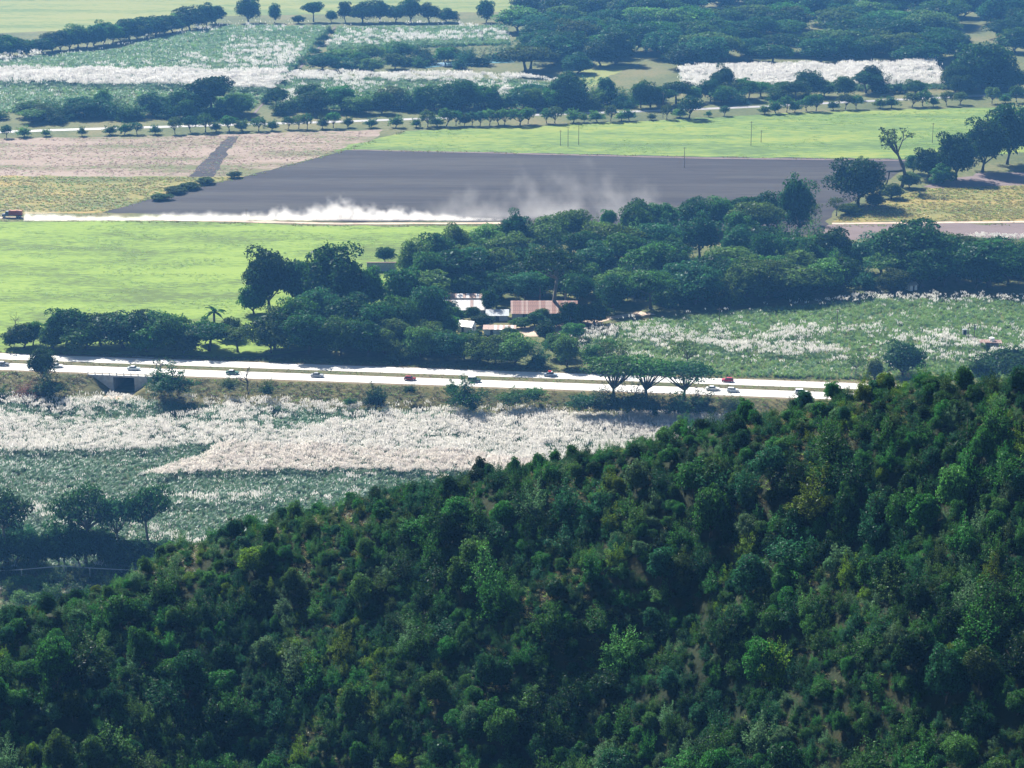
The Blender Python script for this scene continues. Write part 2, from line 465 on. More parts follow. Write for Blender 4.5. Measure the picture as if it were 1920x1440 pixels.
XX, YY = np.meshgrid(gx, gy, indexing='ij')
ZZ = np.clip(hill_z(XX, YY).reshape(XX.shape), LOW - 6, 150)
nu, nv = XX.shape
ii, jj = np.meshgrid(np.arange(nu - 1), np.arange(nv - 1), indexing='ij'); a = (ii * nv + jj).ravel()
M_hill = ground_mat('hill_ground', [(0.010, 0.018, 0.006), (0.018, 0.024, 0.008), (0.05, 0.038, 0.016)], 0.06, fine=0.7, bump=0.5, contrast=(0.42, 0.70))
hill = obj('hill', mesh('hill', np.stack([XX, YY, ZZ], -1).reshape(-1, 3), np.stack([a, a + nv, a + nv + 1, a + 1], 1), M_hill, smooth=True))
tag(hill, 'bush covered hill spur rising to the right', kind='structure')

# ------------------------------------------------------------------ tree prototypes (unit size: 1 wide, 1 high)
def leaf_quads(rg, C, Nn, size, asp=0.55, tan=None):
    n = len(C)
    t = rg.normal(size=(n, 3)) if tan is None else tan + rg.normal(size=(n, 3)) * .45; Nn = Nn / (np.linalg.norm(Nn, axis=1, keepdims=True) + 1e-9)
    t -= Nn * (t * Nn).sum(1, keepdims=True); t /= np.linalg.norm(t, axis=1, keepdims=True) + 1e-9
    b = np.cross(Nn, t)
    s = size[:, None]
    droop = Nn * s * 0.18
    V = np.stack([C - t * s - droop, C + b * s * asp, C + t * s - droop, C - b * s * asp], 1).reshape(-1, 3)
    return V, np.arange(4 * n).reshape(n, 4)

def crown_mesh(seed, style, nclump=34, nleaf=3600, leaf=0.026, base=0.2, fill=True):
    rg = np.random.default_rng(seed)
    cz, rz = (1 + base) / 2, (1 - base) / 2
    cl = []
    k = 0
    while len(cl) < nclump and k < 5000:
        k += 1
        d = rg.normal(size=3); d /= np.linalg.norm(d)
        if style == 'umbrella':
            d[2] = abs(d[2]) * 0.9 - 0.12
            r = rg.uniform(0.55, 0.92)
        elif style == 'column':
            r = rg.uniform(0.5, 0.85)
        else:
            if d[2] < -0.55: continue
            r = rg.uniform(0.6, 0.88)
        lump = 0.78 + 0.42 * mnoise.noise(Vector(d * 1.7) + Vector((seed * 3.1, 0, 0)))
        r *= max(0.5, min(1.15, lump + 0.15))
        c = np.array([d[0] * .5 * r, d[1] * .5 * r, cz + d[2] * rz * r])
        rad = rg.uniform(0.10, 0.20) * (0.75 if style == 'sparse' else 1)
        if any(np.linalg.norm((c - q[0]) * (1, 1, 1)) < 0.45 * (rad + q[1]) for q in cl): continue
        cl.append((c, rad))
    Cs, Ns, Ss = [], [], []
    per = int(nleaf / len(cl))
    for c, rad in cl:
        n = int(per * rg.uniform(0.7, 1.3) * (rad / .15) ** 2)
        d = rg.normal(size=(n, 3)); d /= np.linalg.norm(d, axis=1, keepdims=True)
        d[:, 2] = np.where(rg.random(n) < 0.45, np.abs(d[:, 2]), d[:, 2])
        rr = rad * (0.45 + 0.65 * rg.random(n) ** 0.45)
        fl = 0.55 if style == 'umbrella' else 0.8
        p = c + d * rr[:, None] * (1, 1, fl)
        out = p - np.array([0, 0, cz * 0.8]); out /= np.linalg.norm(out, axis=1, keepdims=True) + 1e-9
        Cs.append(p); Ns.append(d * .5 + out * .3 + np.array([0, 0, .35]) + rg.normal(size=(n, 3)) * .6)
        Ss.append(leaf * rg.uniform(0.55, 1.35, n))
    if style != 'sparse' and fill:
        n = 700                                   # bigger leaves deep inside so that the crown is not see-through
        d = rg.normal(size=(n, 3)); d /= np.linalg.norm(d, axis=1, keepdims=True)
        d[:, 2] = np.maximum(d[:, 2], -0.6)
        r = 0.78 * rg.random(n) ** 0.4
        p = np.stack([d[:, 0] * .5 * r, d[:, 1] * .5 * r, cz + d[:, 2] * rz * r], 1)
        Cs.append(p); Ns.append(d + rg.normal(size=(n, 3)) * .5); Ss.append(leaf * rg.uniform(1.6, 3.2, n))
    # stray sprigs past the outline
    n = 160
    src = np.concatenate(Cs)[rg.integers(0, sum(map(len, Cs)), n)]
    o = src - np.array([0, 0, cz]); o /= np.linalg.norm(o, axis=1, keepdims=True) + 1e-9
    Cs.append(src + o * rg.uniform(0.0, .07, n)[:, None]); Ns.append(rg.normal(size=(n, 3))); Ss.append(leaf * rg.uniform(.5, 1.1, n))
    C = np.concatenate(Cs); C[:, 2] = np.maximum(C[:, 2], 0.01)
    V, Fc = leaf_quads(rg, C, np.concatenate(Ns), np.concatenate(Ss))
    return V, Fc, rg.random(len(Fc)), cl

def shaggy_mesh(seed, nbranch=46, per=75, leaf=0.034, base=0.0, flat=1.0):
    rg = np.random.default_rng(seed); cl = []; Cs, Ns, Ts, Ss = [], [], [], []
    for k in range(nbranch):
        d = rg.normal(size=3); d[2] = abs(d[2]) * rg.uniform(.3, 1.3) - .15; d /= np.linalg.norm(d)
        lump = .62 + .55 * mnoise.noise(Vector(d * 1.9) + Vector((seed * 2.3, 1, 0)))
        r = float(np.clip(lump + rg.uniform(.1, .45), .35, 1.12))
        tip = np.array([d[0] * .5 * r, d[1] * .5 * r, base + .12 + max(d[2], -.1) * (.88 - base) * r * flat])
        root = np.array([d[0] * .05, d[1] * .05, base + .10]); cl.append((tip, .1))
        n = int(per * rg.uniform(.6, 1.4)); t = rg.uniform(.35, 1.03, n) ** .8
        p = root + (tip - root) * t[:, None]; sag = .05 * t * t; p[:, 2] -= sag * rg.uniform(0, 1)
        p += rg.normal(size=(n, 3)) * (.028 + .04 * np.sin(np.pi * np.clip(t, 0, 1)))[:, None] * (1, 1, .7)
        ax = tip - root; ax /= np.linalg.norm(ax)
        Cs.append(p); Ts.append(np.tile(ax, (n, 1)) + (0, 0, .2)); Ns.append(rg.normal(size=(n, 3)) * .55 + (0, 0, .7) + ax * .25); Ss.append(leaf * rg.uniform(.55, 1.35, n) * (1.25 - .5 * t))
    n = 320; d = rg.normal(size=(n, 3)); d /= np.linalg.norm(d, axis=1, keepdims=True); r = .6 * rg.random(n) ** .5
    p = np.stack([d[:, 0] * .42 * r, d[:, 1] * .42 * r, base + .08 + np.abs(d[:, 2]) * .55 * r], 1)
    Cs.append(p); Ns.append(d + rg.normal(size=(n, 3)) * .4); Ts.append(rg.normal(size=(n, 3))); Ss.append(leaf * rg.uniform(1.4, 2.6, n))
    C = np.concatenate(Cs); C[:, 2] = np.maximum(C[:, 2], .01)
    V, Fc = leaf_quads(rg, C, np.concatenate(Ns), np.concatenate(Ss), .42, np.concatenate(Ts))
    return V, Fc, rg.random(len(Fc)), cl

def trunk_mesh(seed, cl, base, thick=0.028, forks=5, lean=0.05, low=1.0):
    rg = np.random.default_rng(seed + 500)
    mb = MB()
    h = (base + 0.12) * low
    tip = Vector((rg.normal(0, lean), rg.normal(0, lean), h))
    mb.tube([(0, 0, -0.04), (tip.x * .3, tip.y * .3, h * .4), tip], [thick * 1.5, thick, thick * .75], 7)
    idx = rg.permutation(len(cl))[:forks]
    for i in idx:
        c = Vector(cl[i][0]); mid = tip.lerp(c, .5) + Vector((0, 0, -0.03))
        mb.tube([tip - Vector((0, 0, .03)), mid, c], [thick * .6, thick * .4, thick * .12], 5)
    return mb

PROTO = {}
def proto(key, seed, style, base, **kw):
    tk = {k: kw.pop(k) for k in ('thick', 'forks', 'lean', 'bark', 'low') if k in kw}
    bark = tk.pop('bark', M_bark)
    V, Fc, rn, cl = shaggy_mesh(seed, base=base, **kw) if style == 'shaggy' else crown_mesh(seed, style, base=base, **kw)
    mb = trunk_mesh(seed, cl, base, **tk)
    PROTO[key] = dict(V=V, F=Fc, rn=rn, trunk=mesh('trunk', np.array(mb.v), [list(f) for f in mb.f], bark, True), crowns={})
def crown_of(key, tone):
    p = PROTO[key]
    if tone not in p['crowns']:
        p['crowns'][tone] = mesh('crown', p['V'], p['F'], LM[tone], rnd=p['rn'])
    return p['crowns'][tone]

for i in range(6): proto('round%d' % i, 11 + i, 'round', 0.06, nclump=40, nleaf=6500)
for i in range(5): proto('bush%d' % i, 31 + i, 'round', 0.0, nclump=30, nleaf=4800, leaf=0.030)
for i in range(3): proto('umbrella%d' % i, 51 + i, 'umbrella', 0.30, nclump=44, nleaf=6000, forks=9, thick=0.03)
for i in range(2): proto('column%d' % i, 71 + i, 'column', 0.06, nclump=36, nleaf=5500)
for i in range(3): proto('vase%d' % i, 81 + i, 'round', 0.2, nclump=22, nleaf=1500, leaf=0.042, forks=9, thick=0.028, low=.7, fill=False)
for i in range(2): proto('vase%d' % (3 + i), 85 + i, 'shaggy', 0.16, nbranch=30, per=55, leaf=0.044, flat=.8, forks=9, thick=0.028, low=.7)
for i in range(2): proto('sparse%d' % i, 91 + i, 'sparse', 0.25, nclump=26, nleaf=1100, leaf=0.034, forks=14, thick=0.025, bark=M_barkpale)
for i in range(7): proto('shaggy%d' % i, 111 + i, 'shaggy', 0.03 * (i % 3), nbranch=38 + 5 * (i % 3), per=78, flat=1.0 - .12 * (i % 2))
proto('lofty0', 97, 'umbrella', 0.45, nclump=30, nleaf=3000, forks=14, thick=0.03, bark=M_barkpale, fill=False)
proto('lofty1', 98, 'umbrella', 0.35, nclump=28, nleaf=2800, forks=14, thick=0.028, bark=M_barkpale, fill=False)
proto('parasol0', 99, 'umbrella', 0.48, nclump=40, nleaf=3400, forks=18, thick=0.024, lean=.02, low=.45, fill=False)
proto('parasol1', 101, 'umbrella', 0.48, nclump=40, nleaf=3400, forks=18, thick=0.024, lean=.02, low=.45, fill=False)

LATER = []
def ordinal(n):
    names = ['first','second','third','fourth','fifth','sixth','seventh','eighth','ninth','tenth','eleventh','twelfth','thirteenth','fourteenth','fifteenth','sixteenth','seventeenth','eighteenth','nineteenth','twentieth']
    if n <= 20: return names[n-1]
    tens = {2:'twenty',3:'thirty',4:'forty',5:'fifty',6:'sixty',7:'seventy',8:'eighty',9:'ninety'}
    t, o = divmod(n, 10)
    if o == 0: return tens[t][:-1] + 'ieth'
    return tens[t] + '-' + names[o-1]

TONEWORD = {'dark':'dark green','mid':'green','blue':'bluish green','yellow':'yellow green','olive':'olive green','silver':'silvery green','brown':'dry brown','pale':'pale green','rust':'reddish'}
def tree(name, P, w, h, key, tone, label=None, group=None, cat='tree', rot=None):
    e = bpy.data.objects.new(name, None); COL.objects.link(e)
    e.empty_display_size = 0.1
    e.location = [float(v) for v in P]; e.scale = (w, w, h)
    e.rotation_euler = (0, 0, rng.uniform(0, 6.28) if rot is None else rot)
    obj('crown', crown_of(key, tone), e)
    obj('trunk', PROTO[key]['trunk'], e)
    return tag(e, label, cat, group)

def pick(base): 
    ks = [k for k in PROTO if k.startswith(base)]
    return ks[rng.integers(len(ks))]

def ptree(px, py, wp, hp_, style, tone, name, label=None, group=None, cat='tree'):
    P = Gfit(px, py); s = scale_at(P)
    return tree(name, P, wp / s, hp_ / s / 0.955, pick(style), tone, label, group, cat)

def wood(name, specs, phrase, group, cat='tree'):
    """specs: (px, py, w, h, style, tone); label = colour, form, ordinal from the left in the named stand"""
    form = {'shaggy':'shaggy','parasol':'flat topped','round':'round','bush':'bushy','umbrella':'spreading','column':'upright','vase':'small','sparse':'thin','lofty':'tall'}
    specs = [(x, min(y, float(np.interp(x, [0, 1550], [644, 699])) + (0 if st != 'bush' else 6)) if name in ('grove_tree', 'strip_tree') else y, w, h, st, tn) for (x, y, w, h, st, tn) in specs]
    specs = sorted(specs, key=lambda q: q[0])
    for i, (px, py, w, h, st, tn) in enumerate(specs):
        if name == 'bank_bush' and st == 'bush': st = 'shaggy'; h *= 1.4; w *= 1.2
        ptree(px, py, w, h, st, tn, name, '%s %s tree, %s from left %s' % (TONEWORD[tn], form[st], ordinal(i + 1), phrase), group, cat)

def scatter_px(n, poly, sep, tries=4000):
    p = np.array(poly, float); lo, hi = p.min(0), p.max(0); out = []
    for _ in range(tries):
        if len(out) >= n: break
        q = lo + (hi - lo) * rng.random(2)
        if not in_poly(q[None], poly)[0]: continue
        if any(((q[0]-o[0])/sep[0])**2 + ((q[1]-o[1])/sep[1])**2 < 1 for o in out): continue
        out.append(q)
    return out

def tones(*pairs):
    ks = [p[0] for p in pairs]; w = np.array([p[1] for p in pairs], float); w /= w.sum()
    return ks[rng.choice(len(ks), p=w)]
def grove_tone(): return tones(('dark', 3), ('blue', 3), ('mid', 3.5), ('olive', 1.4), ('pale', 1.6))

# --- left cluster of the grove
wood('grove_tree', [(505,580,108,112,'round','dark'),(476,588,62,55,'bush','mid'),(560,582,62,98,'round','blue'),(632,592,128,126,'round','dark'),(690,590,74,92,'round','mid'),
     (600,628,92,86,'round','blue'),(555,642,92,84,'round','mid'),(515,655,96,72,'round','dark'),(650,640,104,84,'round','blue'),(702,648,92,84,'round','dark'),(578,682,104,78,'round','dark'),
     (640,690,92,70,'round','mid'),(508,690,74,62,'round','olive'),(760,600,88,100,'round','dark'),(745,640,80,84,'round','mid'),(800,628,84,90,'round','blue'),(690,690,80,66,'round','dark')],
     'in the grove left of the tin sheds', 'trees of the grove left of the sheds')
# --- strip along the road, left
wood('strip_tree', [(62,652,46,42,'round','mid'),(22,655,34,30,'bush','pale'),(45,672,62,44,'bush','dark'),(125,660,92,70,'round','dark'),(190,648,84,62,'round','dark'),(255,646,92,64,'round','dark'),(306,650,92,62,'round','blue'),
     (160,680,84,56,'bush','mid'),(232,678,112,66,'round','blue'),(322,668,92,66,'round','mid'),(275,684,80,46,'bush','mid'),(392,672,92,54,'umbrella','dark'),(345,686,74,40,'bush','olive'),(446,688,66,48,'umbrella','olive'),
     (433,636,44,40,'round','dark'),(384,644,38,46,'bush','mid'),(100,684,60,40,'bush','mid')], 'in the strip along the highway', 'trees of the strip along the highway')
# --- behind the sheds
pts = scatter_px(62, [(745,560),(800,503),(960,472),(1100,462),(1200,455),(1470,452),(1540,470),(1560,555),(1150,580),(1100,560),(1095,546),(830,546),(800,580),(745,592)], (34, 15))
wood('grove_tree', [(x, y, rng.uniform(62, 108), rng.uniform(55, 82), tones(('round', 5), ('shaggy', 3), ('umbrella', 2), ('column', .6)), grove_tone()) for x, y in pts],
     'in the grove behind the tin sheds', 'trees of the grove behind the sheds')
wood('grove_tree', [(1490,442,74,116,'column','dark'),(1440,436,70,72,'round','dark'),(1398,432,66,66,'umbrella','dark'),(1350,434,72,64,'round','mid'),(1300,438,76,66,'round','dark'),(1245,440,72,58,'round','mid'),(1195,442,66,64,'round','dark'),
     (1140,430,36,36,'round','mid'),(1528,420,28,40,'sparse','olive')], 'on the upper grove edge', 'trees on the upper edge of the grove')
# --- in front of the sheds, along the road
pts = scatter_px(17, [(690,680),(745,656),(820,646),(850,660),(1000,668),(1060,668),(1100,686),(1080,690),(740,680)], (30, 12))
wood('roadside_tree', [(x, y, rng.uniform(52, 84), min(rng.uniform(44, 60), y - 624) if 835 < x < 1075 else rng.uniform(50, 66), tones(('round', 4), ('shaggy', 2)), tones(('pale', 1.5), ('olive', 2), ('mid', 3), ('blue', 2))) for x, y in pts],
     'between the sheds and the highway', 'trees between the sheds and the highway')
wood('yard_tree', [(1115,612,62,48,'round','dark'),(1003,612,44,26,'bush','dark'),(935,560,64,48,'round','dark'),(985,562,70,52,'round','blue'),(1085,572,66,58,'round','dark'),(870,556,70,46,'round','mid'),(1060,560,60,50,'round','dark'),(905,556,60,44,'round','blue'),(1020,556,70,50,'round','mid'),(955,636,40,22,'bush','mid'),(852,606,44,28,'bush','mid'),(840,598,40,34,'round','dark'),(885,600,36,26,'bush','dark'),(1068,602,44,36,'round','mid'),(1015,604,36,26,'bush','mid'),(905,612,44,22,'bush','dark'),(1045,614,50,28,'bush','dark'),(978,616,40,20,'bush','mid'),(890,644,46,24,'bush','dark'),(930,574,30,44,'column','dark'),(1090,606,40,30,'bush','mid'),(1075,640,50,34,'round','mid'),(835,632,56,42,'round','mid'),(815,606,60,46,'round','dark'),(918,590,34,52,'column','dark'),(940,562,40,30,'sparse','olive'),(1022,640,42,36,'bush','dark'),(1150,585,70,66,'round','dark'),
     (845,660,40,40,'round','dark')], 'close around the tin roofed sheds', 'trees close around the sheds')
# --- right grove
pts = scatter_px(34, [(1180,588),(1400,570),(1640,548),(1940,548),(1940,505),(1800,498),(1640,498),(1560,505),(1470,525),(1400,540),(1180,566)], (38, 14))
wood('grove_tree', [(x, y, rng.uniform(64, 112), rng.uniform(54, 78), tones(('round', 4), ('shaggy', 3), ('umbrella', 2)), grove_tone()) for x, y in pts] +
     [(1702,520,158,106,'round','dark'),(1558,508,80,80,'round','dark'),(1480,560,124,62,'umbrella','pale'),(1672,548,62,44,'round','olive'),(1855,538,140,90,'umbrella','dark'),(1470,500,60,48,'round','olive')],
     'in the grove above the right cane', 'trees of the grove above the cane field')
# --- around the golden field
wood('field_tree', [(1608,384,110,90,'round','dark'),(1740,336,62,56,'round','dark'),(1712,325,36,34,'round','blue'),(1792,338,84,86,'round','dark'),(1842,322,92,96,'round','dark'),(1888,308,92,112,'round','dark'),(1935,302,80,112,'round','blue'),
     (1640,388,40,26,'bush','olive'),(1672,372,46,26,'bush','olive'),(1705,352,44,28,'bush','olive'),(1568,405,40,36,'sparse','olive'),(1590,402,50,20,'bush','olive'),(1765,345,50,34,'bush','mid'),(1618,318,24,26,'sparse','olive')],
     'around the golden crop field', 'trees around the golden crop')
# --- by the right part of the highway
wood('verge_tree', [(1692,708,86,66,'round','dark'),(1640,712,36,40,'column','olive'),(1604,704,40,44,'sparse','olive'),(1910,730,150,74,'umbrella','dark'),(1845,716,60,42,'bush','mid'),(1286,692,56,54,'sparse','olive'),(1150,694,64,54,'sparse','olive'),(1112,692,48,46,'round','mid'),(1140,678,50,44,'sparse','mid')],
     'along the far highway verge', 'trees along the far verge')
for (px, py, w, h, tn, lab) in ((1150,748,128,80,'mid','leftmost flat topped tree of the three before the highway'),(1212,750,116,78,'mid','middle flat topped tree of the three before the highway'),(1282,748,116,66,'blue','rightmost flat topped tree of the three before the highway')):
    ptree(px, py, w, h, 'parasol', tn, 'umbrella_tree', lab, 'flat topped trees before the highway')
# --- embankment bushes
wood('bank_bush', [(80,712,54,58,'round','dark'),(95,738,60,36,'bush','dark'),(55,744,60,20,'bush','rust'),(318,730,84,36,'bush','dark'),(300,722,40,28,'bush','dark'),(705,764,44,40,'bush','dark'),(768,736,20,18,'bush','dark'),(873,760,68,48,'bush','dark'),(848,742,24,24,'round','mid'),
     (430,728,34,20,'bush','olive'),(500,736,28,24,'bush','mid'),(960,752,50,24,'bush','mid'),(1000,748,46,28,'bush','mid'),(1100,764,60,34,'bush','dark'),(1140,768,56,34,'bush','dark'),(1182,766,62,38,'bush','dark'),(1225,770,52,32,'bush','dark'),(1272,772,56,36,'bush','dark'),(1315,770,56,32,'bush','dark'),(1380,768,54,22,'bush','olive'),(655,757,24,14,'bush','mid'),(5,752,40,26,'bush','mid')],
     'on the slope below the highway', 'bushes on the slope below the highway', 'bush')
# --- bottom left tall trees
wood('tall_tree', [(160,1062,116,156,'lofty','dark'),(282,1058,96,152,'lofty','dark'),(228,1060,76,136,'lofty','blue'),(14,1066,110,146,'lofty','dark'),(120,1062,70,110,'sparse','dark')] ,
     'at the lower cane edge', 'tall trees at the lower edge of the cane')
wood('shrub_tree', [(x, 1062 + rng.uniform(-8, 8), rng.uniform(56, 84), rng.uniform(52, 86), 'round', tones(('dark', 3), ('blue', 2))) for x in (-10, 30, 70, 110, 150, 190, 228, 262, 296, 325)],
     'below the tall lower left trees', 'shrubs below the tall trees')
wood('scrub_bush', [(x, y, rng.uniform(36, 64), rng.uniform(22, 44), 'shaggy', tones(('mid', 3), ('olive', 2), ('dark', 2), ('pale', 1))) for x, y in ((8,1088),(40,1096),(20,1118),(75,1104),(52,1128),(105,1098),(100,1124),(140,1096),(150,1116),(180,1092),(205,1104),(232,1090),(262,1096),(285,1082),(310,1078),(335,1064),(250,1112),(190,1124),(20,1150),(80,1150))],
     'in the scrub below the pale pipe', 'scrub bushes below the pipe', 'bush')
# --- row along the country road
rowx = [12,45,87,154,207,233,257,291,328,357,385,405,430,455,485,510,540,560,576,605,625,652,695,742,780,802,820,837,855,870,885,900,918,935,946,975,990,1025,1040,1075,1095,1120,1145,1165,1180,1222,1250,1275,1292,1328,1358,1433,1455,1475,1490,1512,1530,1563,1585,1605,1650,1672,1710,1730,1750,1775,1800,1860,1885,1906]
big = {742: 1.2, 1292: 1.35, 328: 1.15, 975: 1.15, 1040: 1.2, 1455: 1.15}
small = {87, 257, 1222 , 1328, 1358}
for i, x in enumerate(rowx):
    y = float(np.interp(x, [0,87,233,640,742,945,1180,1290,1530,1860,1920], [258,256,253,240,239,235,226,221,208,194,191])) + rng.uniform(-1, 1)
    k = big.get(x, 0.72 if x in small else 1.0) * rng.uniform(.88, 1.12)
    tn = 'dark' if x in (1292,) else tones(('mid', 3), ('pale', 2), ('olive', 2), ('blue', 1.5))
    ptree(x, y, rng.uniform(24, 36) * k, rng.uniform(24, 32) * k, 'vase', tn, 'row_tree', '%s small tree, %s from left in the country road row' % (TONEWORD[tn], ordinal(i + 1)), 'row of small trees along the country road')
# --- far woods
def far_tone(): return tones(('dark', 3), ('blue', 3), ('mid', 3), ('pale', .8), ('olive', .5))
def far_wood(n, poly, sep, w, h, phrase, group, extra=()):
    pts = scatter_px(n, poly, sep)
    wood('far_tree', [(x, y, rng.uniform(*w), rng.uniform(*h), tones(('round', 4), ('shaggy', 4), ('umbrella', 1)), far_tone()) for x, y in pts] + list(extra), phrase, group)
far_wood(34, [(-20,216),(200,208),(440,206),(480,214),(470,222),(200,228),(-20,238)], (15, 7), (38, 70), (26, 44), 'in the left wood behind the country road', 'trees of the wood at left', [(397,214,84,72,'umbrella','dark'),(345,220,60,50,'round','dark')])
far_wood(46, [(500,205),(760,200),(1280,188),(1280,202),(1000,208),(760,214),(500,216)], (15, 6), (36, 66), (28, 50), 'in the middle wood behind the country road', 'trees of the middle wood', [(865,210,66,60,'round','dark'),(840,208,70,50,'round','dark'),(1060,202,80,62,'round','dark')])
far_wood(28, [(1290,184),(1500,176),(1920,160),(1920,176),(1500,190),(1290,198)], (18, 6), (34, 60), (26, 44), 'in the right wood behind the country road', 'trees of the wood at right', [(1845,166,120,84,'round','dark'),(1515,180,60,46,'round','dark'),(1355,182,50,56,'round','dark'),(1635,172,44,48,'round','dark'),(1790,172,60,54,'round','dark')])
far_wood(22, [(570,142),(660,112),(790,106),(940,104),(960,128),(830,132),(700,138)], (18, 6), (34, 66), (24, 36), 'around the far pond', 'trees around the far pond')
hd = [(x, float(np.interp(x, [-20, 60, 200, 300, 400], [110, 104, 84, 66, 46])) + rng.uniform(-3, 3), rng.uniform(40, 66), rng.uniform(26, 42), 'bush' if rng.random() < .4 else 'round', far_tone()) for x in np.linspace(-15, 405, 27)]
wood('hedge_tree', hd, 'in the slanting far hedge', 'trees of the slanting far hedge')
wood('track_bush', [(x + rng.uniform(-4, 4), y, rng.uniform(20, 34), rng.uniform(14, 24), 'shaggy', far_tone()) for x, y in ((620,62),(608,74),(598,86),(588,98),(577,110),(566,120),(555,130),(546,140),(536,150),(526,160),(518,170),(508,182),(497,194))],
     'in the hedge beside the far field track', 'hedge beside the far field track', 'bush')
wood('skyline_tree', [(466,43,54,48,'column','dark'),(515,43,26,36,'column','blue'),(588,41,40,38,'umbrella','dark'),(560,44,26,14,'bush','dark'),(622,42,22,22,'round','blue'),(648,42,30,40,'round','dark'),(680,43,54,38,'round','dark'),(712,42,44,40,'round','dark'),(742,42,44,30,'round','blue'),(770,42,50,44,'round','dark'),(805,42,44,34,'round','dark'),(840,42,44,24,'bush','dark'),(911,42,36,44,'column','dark')],
     'in the topmost line of trees', 'trees of the topmost line')
pts = scatter_px(150, [(955,132),(1000,110),(950,60),(1000,25),(1080,4),(1940,4),(1940,100),(1760,112),(1745,122),(1500,128),(1270,132),(1180,125),(1050,150)], (26, 6.5))
for x, y in sorted(pts, key=lambda q: -q[1]):
    if 1880 > x > 1760 and 55 < y < 95: continue
    tn = far_tone()
    wd, st_ = rng.uniform(56, 110), tones(('round', 5), ('umbrella', 2), ('bush', 1))
    zone = ('front edge' if y > 105 else 'front half' if y > 75 else 'middle' if y > 45 else 'back') + ' of top right forest' + (', left end' if x < 1150 else ', left part' if x < 1350 else ', centre' if x < 1550 else ', right part' if x < 1750 else ', right end')
    o = ptree(x, y, wd, rng.uniform(34, 58), st_, tn, 'forest_tree', '%s %s crown, %s' % ('broad' if wd > 82 else 'small', TONEWORD[tn], zone), 'crowns of the dense forest at the top right')
    LATER.append((o, x))
# two small field bushes and the lone tree by the grey wall
ptree(722, 493, 40, 30, 'round', 'dark', 'lone_tree', 'small round tree standing behind the grey wall', cat='tree')
for i, (x, y, w) in enumerate(((440,333,30),(385,345,40),(355,355,46),(330,362,46),(300,375,40))):
    ptree(x, y, w, 12, 'bush', 'olive', 'hedge_bush', '%s low bush from the left along the edge of the ploughed field' % ordinal(5 - i), 'low bushes along the ploughed field', 'bush')

# ------------------------------------------------------------------ bare and special trees
def bare_tree(name, px, py, hpx, label, seed, thick=0.03, depth=4, spread=0.5, tuft=None):
    rg = np.random.default_rng(seed); P = Gfit(px, py); H = hpx / scale_at(P) / .955
    mb = MB(); tips = []
    def grow(p, d, ln, r, lv):
        q = p + d * ln
        mid = p + d * ln * .5 + Vector(rg.normal(0, ln * .05, 3))
        mb.tube([p, mid, q], [r, r * .85, r * .7], 5)
        if lv == 0: tips.append(q); return
        for _ in range(rg.integers(2, 4)):
            nd = (d + Vector(rg.normal(0, spread, 3)) + Vector((0, 0, .12))).normalized()
            grow(p.lerp(q, rg.uniform(.65, 1)), nd, ln * rg.uniform(.55, .8), r * .6, lv - 1)
    grow(Vector((0, 0, -.1)), Vector((0, 0, 1)), H * .4, H * thick, depth)
    e = bpy.data.objects.new(name, None); COL.objects.link(e); e.location = [float(v) for v in P]
    tag(e, label, 'tree')
    mb.build('trunk', M_bark, e)
    if tuft:
        C = []; 
        for t in tips:
            C.append(np.array(t) + rg.normal(0, H * .02, (tuft[0], 3)))
        C = np.concatenate(C)
        V, Fc = leaf_quads(rg, C, rg.normal(size=C.shape) + (0, 0, 1), H * tuft[1] * rg.uniform(.6, 1.3, len(C)))
        obj('crown', mesh('crown', V, Fc, LM[tuft[2]], rnd=rg.random(len(Fc))), e)
bare_tree('gaunt_tree', 1690, 352, 112, 'tall gaunt tree with a thick trunk and ragged top by the golden field', 3, .035, 4, .55, (14, .022, 'olive'))
bare_tree('dead_tree', 466, 738, 60, 'dead leafless tree on the slope before the highway', 8, .028, 4, .5)
bare_tree('thin_tree', 297, 708, 42, 'half bare tree beside the concrete underpass', 5, .03, 4, .55, (6, .03, 'dark'))
bare_tree('dead_tree', 975, 752, 26, 'small dead shrub on the slope below the green jeep', 12, .02, 3, .4)
bare_tree('dead_tree', 905, 80, 26, 'bare tree at the end of the far cane', 14, .03, 4, .5)
bare_tree('dead_tree', 30, 622, 46, 'thin grey leafless tree at the left edge of the pasture', 21, .018, 4, .5)
# palm
def palm(px, py, hpx, label, seed, ncan=16):
    rg = np.random.default_rng(seed); P = Gfit(px, py); H = hpx / scale_at(P) / .955
    e = bpy.data.objects.new('palm_tree', None); COL.objects.link(e); e.location = [float(v) for v in P]; tag(e, label, 'palm')
    mb = MB(); mb.tube([(0,0,-.1),(H*.01,0,H*.4),(H*.015,0,H*.78)], [H*.045, H*.04, H*.032], 8); mb.build('trunk', M_barkpale, e, True)
    for i in range(ncan):
        az = i * 2.4 + rg.uniform(-.2, .2); el = rg.uniform(-.1, 1.1); Lf = H * rg.uniform(.30, .4)
        V = []; Fc = []; n = 7
        for k in range(n):
            t = k / (n - 1); r = Lf * t * math.cos(el * (1 - t * .2)); z = Lf * (math.sin(el) * t - .55 * t * t)
            c = Vector((math.cos(az) * r + H*.015, math.sin(az) * r, H * .77 + z)); sd = Vector((-math.sin(az), math.cos(az), 0)) * (Lf * .17 * math.sin(math.pi * min(t + .12, 1)) + .02)
            V += [c - sd + Vector((0, 0, -Lf * .06)), c, c + sd + Vector((0, 0, -Lf * .06))]
            if k:
                b = 3 * k; Fc += [[b-3, b, b+1, b-2], [b-2, b+1, b+2, b-1]]
        m = mesh('frond', np.array(V), Fc, LM['mid'], rnd=rg.random(len(Fc)))
        obj('frond', m, e)
palm(402, 630, 60, 'palm tree standing at the edge of the bright pasture', 4)
palm(1012, 566, 36, 'small palm behind the rusty roof', 9, 12)
